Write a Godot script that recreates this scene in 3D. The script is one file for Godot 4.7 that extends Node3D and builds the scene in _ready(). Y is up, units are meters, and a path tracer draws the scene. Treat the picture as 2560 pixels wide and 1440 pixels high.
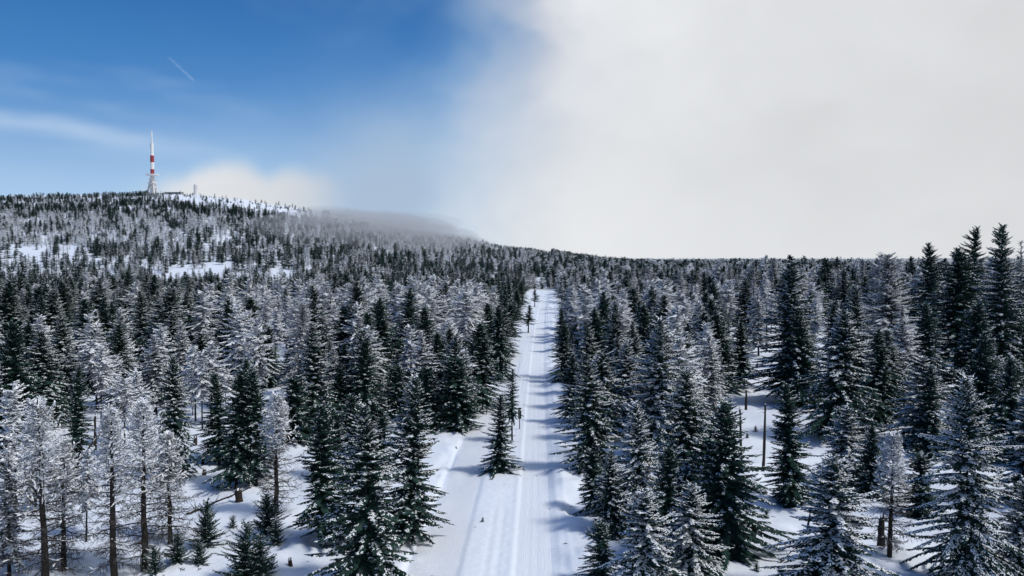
extends Node3D
# A snowy mountain forest seen from a low flying drone: road with ski track, frosted spruces, summit with a transmitter tower, drifting cloud.

var rng := RandomNumberGenerator.new()
var nz := FastNoiseLite.new()
var M := {}
var protos := {}
var names := {}
var wells := {}             # hollows round the trunks, by 4 m cells
var standing := []          # trees with a place of their own: [x, z, radius]

# ---------------------------------------------------------------- small helpers
func tag(o: Node, label := "", category := "", group := "", kind := "") -> Node:
	if label: o.set_meta("label", label)
	if category: o.set_meta("category", category)
	if group: o.set_meta("group", group)
	if kind: o.set_meta("kind", kind)
	return o

func numbered(called: String) -> String:
	var n: int = names.get(called, 0)
	names[called] = n + 1
	return called if n == 0 else "%s_%03d" % [called, n]

func thing(called: String, at: Vector3, turn := 0.0) -> Node3D:
	var o := Node3D.new()
	o.name = numbered(called)
	add_child(o, true)
	o.position = at
	o.rotation.y = turn
	return o

func part(called: String, mesh: Mesh, parent: Node, mat: Material = null) -> MeshInstance3D:
	var o := MeshInstance3D.new()
	o.name = called
	o.mesh = mesh
	if mat: o.material_override = mat
	parent.add_child(o, true)
	return o

class Mb:                       # collects triangles
	var v := PackedVector3Array()
	var ix := PackedInt32Array()
	var c := PackedColorArray()
	func kite(p: Vector3, d: Vector3, n: Vector3, l: float, w: float, col: Color) -> void:
		var s := d.cross(n).normalized() * w
		var m := p + d * (l * 0.42) - n * (w * 0.55)
		var b := v.size()
		v.append(p); v.append(m + s); v.append(p + d * l); v.append(m - s)
		for k in 4: c.append(col)
		ix.append_array(PackedInt32Array([b, b + 1, b + 2, b, b + 2, b + 3]))
	func tube(pts: Array, radii: Array, sides: int, col: Color, cap := false) -> void:
		var b := v.size()
		var axis: Vector3 = (pts[-1] - pts[0]).normalized()
		var a := axis.cross(Vector3.RIGHT if absf(axis.x) < 0.8 else Vector3.FORWARD).normalized()
		var e := axis.cross(a)
		for i in pts.size():
			for k in sides:
				var f := TAU * k / sides
				v.append(pts[i] + (a * cos(f) + e * sin(f)) * radii[i]); c.append(col)
		for i in pts.size() - 1:
			for k in sides:
				var p := b + i * sides + k
				var q := b + i * sides + (k + 1) % sides
				ix.append_array(PackedInt32Array([p, q, p + sides, q, q + sides, p + sides]))
		if cap:
			var top := b + (pts.size() - 1) * sides
			for k in range(1, sides - 1):
				ix.append_array(PackedInt32Array([top, top + k, top + k + 1]))
	func into(mesh: ArrayMesh, mat: Material) -> void:
		if ix.is_empty(): return
		var a := []
		a.resize(Mesh.ARRAY_MAX)
		a[Mesh.ARRAY_VERTEX] = v
		a[Mesh.ARRAY_COLOR] = c
		a[Mesh.ARRAY_INDEX] = ix
		mesh.add_surface_from_arrays(Mesh.PRIMITIVE_TRIANGLES, a)
		mesh.surface_set_material(mesh.get_surface_count() - 1, mat)
	func mesh(mat: Material) -> ArrayMesh:
		var m := ArrayMesh.new()
		into(m, mat)
		return m

func lathe(profile: Array, sides: int, from := 0.0, to := TAU) -> ArrayMesh:
	var st := SurfaceTool.new()
	st.begin(Mesh.PRIMITIVE_TRIANGLES)
	st.set_smooth_group(-1)
	var n := profile.size()
	for k in sides:
		var f := lerpf(from, to, float(k) / sides)
		var g := lerpf(from, to, float(k + 1) / sides)
		for i in n - 1:
			var p: Vector2 = profile[i]
			var q: Vector2 = profile[i + 1]
			var a := Vector3(p.x * cos(f), p.y, p.x * sin(f))
			var b := Vector3(p.x * cos(g), p.y, p.x * sin(g))
			var c := Vector3(q.x * cos(g), q.y, q.x * sin(g))
			var d := Vector3(q.x * cos(f), q.y, q.x * sin(f))
			if p.x > 0.001:
				for w in [a, c, b]: st.add_vertex(w)
			if q.x > 0.001:
				for w in [a, d, c]: st.add_vertex(w)
	st.generate_normals()
	return st.commit()

func boxes(list: Array) -> ArrayMesh:          # each [centre, size] or [centre, size, basis]
	var st := SurfaceTool.new()
	st.begin(Mesh.PRIMITIVE_TRIANGLES)
	for b in list:
		var m := BoxMesh.new()
		m.size = b[1]
		st.append_from(m, 0, Transform3D(b[2] if b.size() > 2 else Basis(), b[0]))
	return st.commit()

func paint(called: String, c: Color, rough := 0.8, vertex := false) -> StandardMaterial3D:
	var m := StandardMaterial3D.new()
	m.resource_name = called
	m.albedo_color = c.linear_to_srgb()
	m.roughness = rough
	m.metallic_specular = 0.3
	m.vertex_color_use_as_albedo = vertex
	m.cull_mode = BaseMaterial3D.CULL_DISABLED
	M[called] = m
	return m

func noise_tex(freq: float, octaves: int, seed_: int, size := 512) -> NoiseTexture2D:
	var f := FastNoiseLite.new()
	f.seed = seed_
	f.frequency = freq
	f.fractal_octaves = octaves
	var t := NoiseTexture2D.new()
	t.width = size
	t.height = size
	t.seamless = true
	t.noise = f
	return t

# ---------------------------------------------------------------- the lie of the land (metres; the camera stands over 0, 0 and looks towards -z)
const RIDGE := [  # across / depth, depth of the ridge, its height
	[-0.852, 1400, 117.4],
	[-0.649, 1450, 129.1],
	[-0.548, 1500, 134.4],
	[-0.454, 1500, 138.2],
	[-0.421, 1490, 137.4],
	[-0.386, 1470, 133.6],
	[-0.345, 1450, 125.4],
	[-0.294, 1420, 110.2],
	[-0.244, 1400, 96.8],
	[-0.193, 1400, 85.5],
	[-0.142, 1420, 66.3],
	[-0.076, 1450, 52.6],
	[0.010, 1600, 35.0],
	[0.086, 1800, 12.5],
	[0.137, 2000, 2.8],
	[0.213, 2300, -4.2],
	[0.365, 2400, -6.4],
	[0.873, 2400, -6.4],
]

func road_x(d: float) -> float:
	return -0.2 + 0.0285 * d + 0.000036 * d * d

func path_s(d: float) -> float:                # the footpath beside the road, measured from the middle of the ski track
	return lerpf(-5.7, -4.5, smoothstep(65.0, 125.0, d))

func ridge(u: float) -> Vector2:
	var n := RIDGE.size()
	if u <= RIDGE[0][0]: return Vector2(RIDGE[0][1], RIDGE[0][2])
	for i in range(1, n):
		if u < RIDGE[i][0]:
			var t: float = (u - RIDGE[i - 1][0]) / (RIDGE[i][0] - RIDGE[i - 1][0])
			t = t * t * (3.0 - 2.0 * t) * 0.5 + t * 0.5
			return Vector2(lerpf(RIDGE[i - 1][1], RIDGE[i][1], t), lerpf(RIDGE[i - 1][2], RIDGE[i][2], t))
	return Vector2(RIDGE[n - 1][1], RIDGE[n - 1][2])

func climb(t: float) -> float:                 # share of the ridge height reached on the way up to it and past it
	if t <= 0.0: return 0.0
	if t < 1.0:
		var t2 := t * t
		return (t2 * t - 2.0 * t2 + t) * 0.35 + (3.0 * t2 - 2.0 * t2 * t) + (t2 * t - t2) * 1.0
	var s := t - 1.0
	if s < 0.2: return 1.0 + s - 7.0 * s * s
	return maxf(0.92 - 1.8 * (s - 0.2), 0.25)

func hump(s: float, mid: float, half: float, soft: float) -> float:
	return 1.0 - smoothstep(half - soft, half + soft, absf(s - mid))

func ground(x: float, z: float) -> float:
	var d := -z
	var h := nz.get_noise_2d(x * 1.6, z * 1.6) * 0.55
	if d > 36.0 and d < 112.0:
		for w in wells.get(Vector2i(floori(x / 4.0), floori(z / 4.0)), []):
			var q: float = Vector2(w[0] - x, w[1] - z).length_squared()
			h += -w[2] * exp(-q / 0.7) + 0.45 * w[2] * exp(-pow(sqrt(q) - 1.5, 2.0) / 0.3)
	if d > 300.0:
		var r := ridge(x / d)
		h += climb((d - 430.0) / (r.x - 430.0)) * r.y
		h += nz.get_noise_2d(x * 0.25 + 900.0, z * 0.25) * 5.0 * smoothstep(450.0, 1000.0, d)
		if d > 460.0: return h
	var s := x - road_x(d)
	if d < -20.0: return h
	var off := smoothstep(4.0, 9.0, absf(s + 2.2))
	h *= lerpf(0.15, 1.0, off)
	var end := 1.0 - smoothstep(380.0, 440.0, d)
	# drifts, hollows round the verges and small lumps
	var rough := nz.get_noise_2d(x * 9.0 + 50.0, z * 7.0)
	var fine := nz.get_noise_2d(x * 26.0, z * 26.0 + 80.0)
	h += rough * lerpf(0.03, 0.30, smoothstep(1.6, 5.0, absf(s + 2.4) - 0.8)) + fine * 0.05 * off
	h += 0.28 * hump(s, 2.9, 1.0, 0.9) * (0.6 + 0.9 * rough) * end
	h -= 0.65 * exp(-(pow(s - 3.3, 2.0) / 1.4 + pow(d - 58.0, 2.0) / 7.0))
	h += 0.22 * exp(-pow(s - 2.0, 2.0) / 0.5 - pow(d - 62.0, 2.0) / 30.0)
	# the groomed track and the trodden path are pressed into the snow
	h -= 0.10 * hump(s, 0.12, 1.16, 0.13) * end
	h -= 0.06 * hump(s, 1.40, 0.06, 0.04) * end
	h -= 0.035 * (hump(s, -0.22, 0.05, 0.05) + hump(s, 0.30, 0.05, 0.05)) * end
	h -= 0.045 * (hump(s, -2.05, 0.09, 0.08) + hump(s, -2.75, 0.09, 0.08)) * end * smoothstep(-0.25, 0.1, nz.get_noise_1d(d * 3.0))
	h += 0.05 * (hump(s, -1.22, 0.07, 0.08) + hump(s, 2.3, 0.12, 0.12)) * end
	var side := 1.0 - smoothstep(120.0, 190.0, d)
	var ps := path_s(d)
	h -= 0.12 * hump(s, ps, 1.5, 0.2) * side
	h += 0.04 * hump(s, ps + 2.5, 0.8, 0.8) * side
	h += 0.10 * hump(s, ps - 2.6 + rough * 1.2, 0.7, 0.7) * side * (0.4 + 1.6 * absf(rough))
	h -= 0.16 * hump(s, ps - 1.62, 0.16, 0.12) * side
	return h

func on_ground(x: float, z: float, sink := 0.0) -> Vector3:
	return Vector3(x, ground(x, z) - sink, z)

# ---------------------------------------------------------------- trees
func conifer(P: Dictionary) -> Dictionary:     # builders trunk, needles, twigs, rime of one tree that stands at the origin
	var trunk := Mb.new(); var green := Mb.new(); var twig := Mb.new(); var rime := Mb.new()
	var H: float = P.H
	var R: float = P.R * 1.24
	var q: float = P.get("q", 1.0)
	var base: float = P.get("base", 0.06) * H
	var lean: Vector3 = Vector3(rng.randf_range(-1, 1), 0, rng.randf_range(-1, 1)) * P.get("lean", 0.03) * H
	var bark := Color(0.030, 0.028, 0.028)
	var r0: float = P.get("trunk", 0.0135) * H
	var pts := []
	var rad := []
	for i in 9:
		var t := i / 8.0
		pts.append(Vector3(0, lerpf(-0.6, H * 0.985, t), 0) + lean * t * t + Vector3(rng.randf_range(-1, 1), 0, rng.randf_range(-1, 1)) * 0.02 * (0.0 if i == 0 else 1.0))
		rad.append(r0 * (1.25 if i == 0 else 1.0) * (1.0 - 0.94 * t) + 0.008)
	trunk.tube(pts, rad, 7 if q < 2.0 else 4, bark)
	var y := base
	var wh: float = P.get("wh", 0.3) * q
	var round_ := rng.randf() * TAU
	var sp: float = P.get("sp", 0.15) * q
	var tl: float = P.get("tl", 0.5)
	var tw: float = P.get("tw", 0.075) * (1.0 if q < 1.5 else 0.75 * q)
	var grow := 1.0 if q < 1.5 else 0.55 * q ** 0.8 + 0.45
	var lop := rng.randf() * TAU
	var cut: float = P.get("cut", 0.985)
	while y < H * cut:
		var t := (y - base) / (H - base)
		var nb := maxi(3, roundi(P.get("nb", 7) * lerpf(1.0, 0.7, t) / (1.0 if q < 1.5 else 1.25)))
		var prof: float = pow(1.0 - t, P.get("pow", 0.72)) * smoothstep(-0.12, P.get("belly", 0.1), t) + 0.03
		for b in nb:
			round_ += TAU / nb + rng.randf_range(-0.35, 0.35)
			if rng.randf() < P.get("gap", 0.04): continue
			var lump: float = nz.get_noise_3d(cos(round_) * 28.0 + lop * 90.0, (y / H) * 150.0, sin(round_) * 28.0)
			var L: float = R * prof * rng.randf_range(0.62, 1.16) * (1.0 + P.get("lop", 0.12) * cos(round_ - lop) + lump * 0.8)
			if L < 0.08: continue
			var yy: float = y + rng.randf_range(-0.5, 0.5) * wh
			var out := Vector3(cos(round_), 0, sin(round_))
			var e: float = lerpf(P.get("e_low", -0.12), P.get("e_top", 0.5), pow(t, 1.3)) + rng.randf_range(-1, 1) * P.get("ej", 0.14)
			var sag: float = P.get("sag", 0.35) * lerpf(1.0, 0.35, t) * rng.randf_range(0.7, 1.3)
			var tip: float = P.get("tip", 0.14)
			var root := Vector3(0, yy, 0) + lean * pow(yy / H, 2.0)
			var n := maxi(2, ceili(L / sp))
			var p := root
			var ir: float = lerpf(P.get("rime_lo", 0.2), P.get("rime_hi", 0.6), smoothstep(0.05, 0.95, t + rng.randf_range(-0.2, 0.2))) * rng.randf_range(0.55, 1.35)
			var ig: float = lerpf(P.get("green_lo", 1.0), P.get("green_hi", 1.0), t)
			var tone := rng.randf_range(0.75, 1.25)
			var coarse := []
			for i in range(1, n + 1):
				var s := float(i) / n
				var nx: Vector3 = root + out * (L * s * cos(e * 0.6)) + Vector3(0, L * (tan(e) * s - sag * s * s + tip * s * s * s), 0)
				var dir := (nx - p).normalized()
				var up := Vector3(0, 1, 0)
				var rt := dir.cross(up).normalized()
				var nrm := rt.cross(dir)
				var len_: float = tl * (0.25 + 0.75 * (1.0 - s * 0.75)) * minf(1.0, 0.35 + L * 0.55) * grow
				var inner: float = P.get("inner", 0.12)
				if s > inner or L < 0.5:
					for sd in [-1.0, 1.0]:
						var l: float = len_ * rng.randf_range(0.6, 1.25)
						var td: Vector3 = (dir * rng.randf_range(0.55, 0.95) + rt * sd + Vector3(0, rng.randf_range(-0.5, 0.12) - P.get("hangs", 0.28), 0)).normalized()
						_spray(P, p, td, nrm, l, tw, ig, ir, s, tone, green, twig, rime)
					if rng.randf() < P.get("hang", 0.45):
						var hd := (dir * 0.5 + Vector3(rng.randf_range(-0.3, 0.3), -1, rng.randf_range(-0.3, 0.3))).normalized()
						_spray(P, p, hd, dir, len_ * rng.randf_range(0.5, 0.95), tw, ig, ir * 0.25, s, tone, green, twig, rime)
				if q < 1.5 or i % 2 == 0:
					_spray(P, p, dir, nrm, (nx - p).length() * 1.7 + (0.12 if i == n else 0.0), tw * 0.9, ig, ir * 1.15, s, tone, green, twig, rime)
				if i == n or i == n / 2: coarse.append(nx)
				p = nx
			if q < 1.5 and L > 0.45:
				trunk.tube([root, coarse[0], coarse[-1]] if coarse.size() > 1 else [root, p], [0.012 + L * 0.009, 0.006 + L * 0.006, 0.004] if coarse.size() > 1 else [0.015, 0.004], 3, bark)
		y += wh * rng.randf_range(0.75, 1.25) * lerpf(1.0, 0.7, t)
	# the leader
	var top := Vector3(0, H * 0.97, 0) + lean
	for k in (5 if cut > 0.95 else 0):
		var a := TAU * k / 5 + 0.3
		_spray(P, top - Vector3(0, 0.12, 0), Vector3(cos(a) * 0.5, 1, sin(a) * 0.5).normalized(), Vector3(cos(a), 0.2, sin(a)), 0.03 * H * grow, tw * 0.7, lerpf(P.get("green_hi", 1.0), 1.0, 0.3), P.get("rime_hi", 0.6), 1.0, 1.0, green, twig, rime)
	return {"trunk": trunk, "crown": green, "twigs": twig, "rime": rime}

func _spray(P: Dictionary, p: Vector3, d: Vector3, n: Vector3, l: float, w: float, ig: float, ir: float, s: float, tone: float, green: Mb, twig: Mb, rime: Mb, feather := true) -> void:
	var needled := rng.randf() < ig
	var k: float = tone * rng.randf_range(0.7, 1.3)
	var col := Color(0.026 * k, 0.056 * k, 0.048 * k) if needled else Color(P.get("tint", 0.08) * k, P.get("tint", 0.08) * 1.06 * k, P.get("tint", 0.08) * 1.2 * k)
	var to := green if needled else twig
	var wd: float = w if needled else w * P.get("thin", 0.32)
	var icy: bool = rng.randf() < ir * smoothstep(P.get("rime_in", 0.35) - 0.25, P.get("rime_in", 0.35) + 0.25, s)
	var f: float = P.get("rw", 0.62) * w
	var lift := n * (0.01 + wd * 0.35)
	var side := d.cross(n).normalized()
	to.kite(p, d, n, l, wd, col)
	if icy:
		var g := rng.randf_range(0.9, 1.05)
		rime.kite(p + lift + d * l * rng.randf_range(0.05, 0.35), d, n, l * rng.randf_range(0.45, 0.75), f * rng.randf_range(0.6, 1.15), Color(0.83 * g, 0.875 * g, 0.925 * g))
	if not feather or l < 0.14 or P.get("q", 1.0) > 3.0: return
	for sd in [-1.0, 1.0]:
		if rng.randf() < 0.2: continue
		var at := p + d * l * rng.randf_range(0.15, 0.5)
		var fd: Vector3 = (d * rng.randf_range(0.8, 1.4) + side * sd - Vector3(0, rng.randf_range(0.0, 0.5), 0)).normalized()
		var fl := l * rng.randf_range(0.4, 0.62)
		to.kite(at, fd, n, fl, wd * 0.8, col * rng.randf_range(0.8, 1.2))
		if icy and rng.randf() < 0.85:
			rime.kite(at + lift + fd * fl * 0.25, fd, n, fl * 0.8, f * 0.75, Color(0.84, 0.885, 0.935))

const KIND := {
	"dark": {"rime_lo": 0.26, "rime_hi": 0.5, "rime_in": 0.7, "rw": 0.46, "nb": 9, "wh": 0.26, "hang": 0.6, "trunk": 0.015},
	"frosted": {"rime_lo": 0.18, "rime_hi": 0.95, "rime_in": 0.5, "rw": 0.62, "nb": 9, "wh": 0.28, "hang": 0.5, "green_hi": 0.85},
	"draped": {"rime_lo": 0.6, "rime_hi": 1.05, "rime_in": 0.3, "rw": 0.74, "nb": 9, "wh": 0.26, "hang": 0.6, "sag": 0.48, "green_hi": 0.8},
	"white": {"ej": 0.34, "tint": 0.21, "e_low": -0.28, "e_top": 0.3, "green_lo": 0.0, "green_hi": 0.1, "thin": 0.4, "rime_lo": 0.45, "rime_hi": 1.0, "rime_in": 0.05, "rw": 1.55, "base": 0.3, "nb": 8, "wh": 0.30, "hang": 0.3, "sag": 0.25, "trunk": 0.012, "pow": 0.6, "belly": 0.35, "gap": 0.2, "lop": 0.3},
	"grey": {"ej": 0.25, "tint": 0.13, "green_lo": 0.15, "green_hi": 0.05, "thin": 0.45, "rime_lo": 0.4, "rime_hi": 0.8, "rime_in": 0.15, "rw": 0.9, "base": 0.16, "nb": 7, "wh": 0.27, "hang": 0.4, "e_top": 0.5, "e_low": -0.2, "pow": 0.75},
}

func proto(kind: String, n: int, H: float, R: float, extra := {}) -> void:
	rng.seed = hash(kind) + n * 7919
	var P: Dictionary = kinds[kind].duplicate()
	P.merge({"H": H, "R": R}, true)
	P.merge(extra, true)
	var b := conifer(P)
	if not protos.has(kind): protos[kind] = []
	var made := {"H": H, "R": R, "aspect": R / H}
	made.trunk = b.trunk.mesh(M.bark)
	if b.crown.ix.size(): made.crown = b.crown.mesh(M.needles)
	if b.twigs.ix.size(): made.twigs = b.twigs.mesh(M.twig)
	if b.rime.ix.size(): made.rime = b.rime.mesh(M.rime)
	protos[kind].append(made)

func coarse_tree(kind: String, n: int, H: float, R: float, q: float, extra := {}) -> ArrayMesh:   # the same tree with fewer, larger sprays for the far forest
	rng.seed = hash(kind) + n * 104729 + int(q * 10)
	var P: Dictionary = kinds[kind].duplicate()
	P.merge({"H": H, "R": R, "q": q}, true)
	P.merge(extra, true)
	var b := conifer(P)
	var m := ArrayMesh.new()
	b.trunk.into(m, M.bark)
	b.crown.into(m, M.needles)
	b.twigs.into(m, M.twig)
	b.rime.into(m, M.rime)
	return m

const CALLED := {"dark": "spruce_tree", "frosted": "frosted_spruce", "draped": "frosted_spruce", "white": "rime_covered_tree", "grey": "twiggy_grey_tree", "sapling": "young_spruce", "roadside": "spruce_tree", "lonely": "spruce_tree", "slim": "spruce_tree"}
const GROUPS := {"dark": "dark green spruces of the forest", "frosted": "frost-dusted spruces of the forest", "draped": "spruces thickly draped in frost", "white": "white rime-covered trees of the forest", "grey": "grey twiggy trees of the forest", "sapling": "young spruces in the snow", "roadside": "spruces growing between the snow tracks", "lonely": "lone spruces on the road", "slim": "spruces growing between the snow tracks"}

func plant(kind: String, x: float, z: float, H: float, R: float, label: String, turn := -1.0) -> Node3D:
	var best = protos[kind][0]
	var least := 1e9
	for p in protos[kind]:
		var miss: float = absf(log(p.aspect * H / R)) + absf(log(p.H / H)) * 1.1 + rng.randf() * 0.25
		if miss < least:
			least = miss
			best = p
	var o := thing(CALLED[kind], on_ground(x, z, 0.1), rng.randf() * TAU if turn < 0.0 else turn)
	o.rotation.x = rng.randf_range(-0.035, 0.035)
	o.rotation.z = rng.randf_range(-0.035, 0.035)
	o.scale = Vector3(R / best.R, H / best.H, R / best.R)
	tag(o, label, "tree", GROUPS[kind])
	part("trunk", best.trunk, o)
	if best.has("crown"): part("crown", best.crown, o)
	if best.has("twigs"): tag(part("twigs", best.twigs, o), "", "", "", "stuff")
	if best.has("rime"): tag(part("rime", best.rime, o), "", "", "", "stuff")
	return o

func bare_tree(x: float, z: float, H: float, R: float, label: String) -> void:     # a dead spruce: every bough is a part of its own
	rng.seed = int(absf(x * 131.0 + z * 17.0)) + 5
	var o := thing("dead_spruce", on_ground(x, z, 0.1))
	tag(o, label, "dead tree", "bare dead spruces in the foreground")
	var wood := Color(0.032, 0.028, 0.026)
	var lean := Vector3(rng.randf_range(-1, 1), 0, rng.randf_range(-1, 1)) * 0.03 * H
	var tr := Mb.new()
	var pts := []
	var rad := []
	for i in 12:
		var t := i / 11.0
		pts.append(Vector3(0, lerpf(-0.6, H * 0.985, t), 0) + lean * t * t + Vector3(rng.randf_range(-1, 1), 0, rng.randf_range(-1, 1)) * 0.035)
		rad.append(0.021 * H * (1.0 - 0.88 * t) * rng.randf_range(0.93, 1.07) + 0.01)
	tr.tube(pts, rad, 9, wood)
	part("trunk", tr.mesh(M.bark), o)
	var rime := Mb.new()
	for k in 26:                                  # rime plastered on the windward side of the upper trunk
		var t := rng.randf_range(0.4, 1.0)
		var c := Vector3(0, H * t * 0.97, 0) + lean * t * t
		var a := rng.randf_range(-0.6, 2.0)
		var nn := Vector3(cos(a), 0, sin(a))
		rime.kite(c + nn * (0.021 * H * (1.0 - 0.88 * t) + 0.016), Vector3(rng.randf_range(-0.1, 0.1), 1, 0).normalized(), nn, rng.randf_range(0.25, 0.5), 0.045, Color(0.84, 0.885, 0.935))
	var y := H * 0.1
	var a := rng.randf() * TAU
	while y < H * 0.97:
		var t := y / H
		a += 2.4 + rng.randf_range(-0.5, 0.5)
		var L: float = R * 1.35 * rng.randf_range(0.55, 1.15) * smoothstep(-0.15, 0.3, t) * pow(1.0 - t, 0.8) + 0.12
		var out := Vector3(cos(a), 0, sin(a))
		var bough := Mb.new()
		var sag := lerpf(0.75, 0.1, t) * rng.randf_range(0.7, 1.2)
		var up0 := lerpf(0.1, 0.65, t)
		var bp := []
		var br := []
		var n := 9
		var root := Vector3(0, y, 0) + lean * t * t
		for i in n + 1:
			var s := float(i) / n
			bp.append(root + out * L * s + Vector3(-out.z, 0, out.x) * sin(s * 3.0 + a) * 0.06 * L + Vector3(0, L * (up0 * s - sag * s * s + 0.45 * pow(s, 4.0)), 0))
			br.append(lerpf(0.018 + 0.010 * L, 0.005, s))
		bough.tube(bp, br, 4, wood)
		var icy := smoothstep(0.38, 0.72, t + rng.randf_range(-0.1, 0.1))
		for i in range(1, n + 1):
			var s := float(i) / n
			var dir: Vector3 = (bp[i] - bp[i - 1]).normalized()
			var rt := dir.cross(Vector3.UP).normalized()
			for rep in 2:
				for sd in [-1.0, 1.0]:
					if rng.randf() < 0.15: continue
					var p: Vector3 = bp[i - 1].lerp(bp[i], rng.randf())
					var l: float = rng.randf_range(0.25, 0.8) * (1.15 - 0.6 * s) * minf(1.0, 0.45 + L * 0.4)
					var td: Vector3 = (dir * rng.randf_range(0.4, 1.0) + rt * sd + Vector3(0, rng.randf_range(-0.75, 0.25), 0)).normalized()
					var k := rng.randf_range(0.7, 1.3)
					var nrm := Vector3(rng.randf_range(-0.4, 0.4), 1, rng.randf_range(-0.4, 0.4))
					bough.kite(p, td, nrm, l, 0.018, Color(0.055 * k, 0.054 * k, 0.056 * k))
					for f in 2:
						bough.kite(p + td * l * rng.randf_range(0.3, 0.7), (td + rt * rng.randf_range(-1, 1) + Vector3(0, rng.randf_range(-0.6, 0.3), 0)).normalized(), nrm, l * 0.6, 0.014, Color(0.055 * k, 0.054 * k, 0.056 * k))
					if rng.randf() < icy + 0.03:
						rime.kite(p + Vector3(0, 0.014, 0) + td * l * 0.1, td, nrm, l * 0.95, 0.05, Color(0.84, 0.885, 0.935))
						if rng.randf() < 0.7: rime.kite(p + td * l * 0.6, (td + Vector3(rng.randf_range(-0.6, 0.6), rng.randf_range(-0.4, 0.7), rng.randf_range(-0.6, 0.6))).normalized(), nrm, l * 0.55, 0.045, Color(0.84, 0.885, 0.935))
			if rng.randf() < icy + 0.05:
				rime.kite(bp[i - 1] + Vector3(0, br[i] + 0.012, 0), dir, Vector3.UP, (bp[i] - bp[i - 1]).length() * 1.15, 0.045, Color(0.84, 0.885, 0.935))
		part("bough", bough.mesh(M.bark), o)
		y += lerpf(0.16, 0.085, t) * rng.randf_range(0.6, 1.3) * H / 9.5
	tag(part("rime", rime.mesh(M.rime), o), "", "", "", "stuff")

func dead_trunk(x: float, z: float, H: float, r: float, label: String, lean := 0.03) -> void:
	var o := thing("snag", on_ground(x, z, 0.1), rng.randf() * TAU)
	tag(o, label, "dead trunk", "bare dead trunks standing in the snow")
	var tr := Mb.new()
	var pts := []
	var rad := []
	for i in 8:
		var t := i / 7.0
		pts.append(Vector3(H * lean * t + rng.randf_range(-0.02, 0.02), lerpf(-0.4, H, t), rng.randf_range(-0.02, 0.02)))
		rad.append(r * (1.2 if i == 0 else 1.0) * lerpf(1.0, 0.55, t) * rng.randf_range(0.92, 1.08))
	tr.tube(pts, rad, 8, Color(0.038, 0.032, 0.028), true)
	tr.tube([pts[-1] + Vector3(r * 0.25, -0.05, 0), pts[-1] + Vector3(r * 0.35, r * 1.9, 0.02)], [r * 0.32, 0.01], 4, Color(0.05, 0.04, 0.034))
	tr.tube([pts[-1] + Vector3(-r * 0.2, -0.05, r * 0.2), pts[-1] + Vector3(-r * 0.25, r * 1.1, r * 0.2)], [r * 0.25, 0.01], 4, Color(0.05, 0.04, 0.034))
	part("trunk", tr.mesh(M.bark), o)
	for k in (int(H * 2.2) if H > 1.9 else 0):
		var st := Mb.new()
		var y := rng.randf_range(0.15, 0.96) * H
		var a := rng.randf() * TAU
		var l := rng.randf_range(0.15, 0.75)
		var at := Vector3(H * lean * y / H, y, 0)
		st.tube([at, at + Vector3(cos(a), 0.12, sin(a)) * l * 0.5, at + Vector3(cos(a), -0.05, sin(a)) * l], [0.022, 0.014, 0.005], 4, Color(0.038, 0.032, 0.028))
		part("branch_stub", st.mesh(M.bark), o)
	var cap := Mb.new()
	cap.tube([pts[-1] + Vector3(0, 0.0, 0), pts[-1] + Vector3(0, r * 0.35, 0), pts[-1] + Vector3(0, r * 0.55, 0)], [r * 0.6, r * 0.5, r * 0.15], 7, Color(0.8, 0.83, 0.87), true)
	part("snow_cap", cap.mesh(M.rime), o)

func stump(x: float, z: float, H: float, r: float, label: String) -> void:
	var o := thing("stump", on_ground(x, z, 0.05), rng.randf() * TAU)
	tag(o, label, "stump", "stumps in the snow")
	var tr := Mb.new()
	var pts := []
	var rad := []
	for i in 5:
		var t := i / 4.0
		pts.append(Vector3(0.08 * H * t, lerpf(-0.3, H, t), 0.05 * H * t))
		rad.append(r * lerpf(1.35, 0.85, pow(t, 0.6)) * rng.randf_range(0.92, 1.08))
	tr.tube(pts, rad, 9, Color(0.036, 0.029, 0.025), true)
	for k in 4:
		var a := TAU * k / 4 + rng.randf()
		tr.tube([pts[-1] + Vector3(cos(a), -0.2, sin(a)) * r * 0.6, pts[-1] + Vector3(cos(a) * r * 0.6, r * rng.randf_range(0.4, 1.3), sin(a) * r * 0.6)], [r * 0.3, 0.012], 4, Color(0.055, 0.043, 0.034))
	part("wood", tr.mesh(M.bark), o)
	var cap := Mb.new()
	cap.tube([pts[-1], pts[-1] + Vector3(0, r * 0.3, 0), pts[-1] + Vector3(0, r * 0.5, 0)], [r * 0.7, r * 0.6, r * 0.2], 9, Color(0.8, 0.83, 0.87), true)
	part("snow_cap", cap.mesh(M.rime), o)

func scatter(called: String, mesh: Mesh, where: Array, label: String, category: String) -> void:
	if where.is_empty(): return
	var mm := MultiMesh.new()
	mm.transform_format = MultiMesh.TRANSFORM_3D
	mm.mesh = mesh
	mm.instance_count = where.size()
	for i in where.size(): mm.set_instance_transform(i, where[i])
	var o := MultiMeshInstance3D.new()
	o.name = numbered(called)
	o.multimesh = mm
	add_child(o, true)
	tag(o, label, category, "", "stuff")

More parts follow.
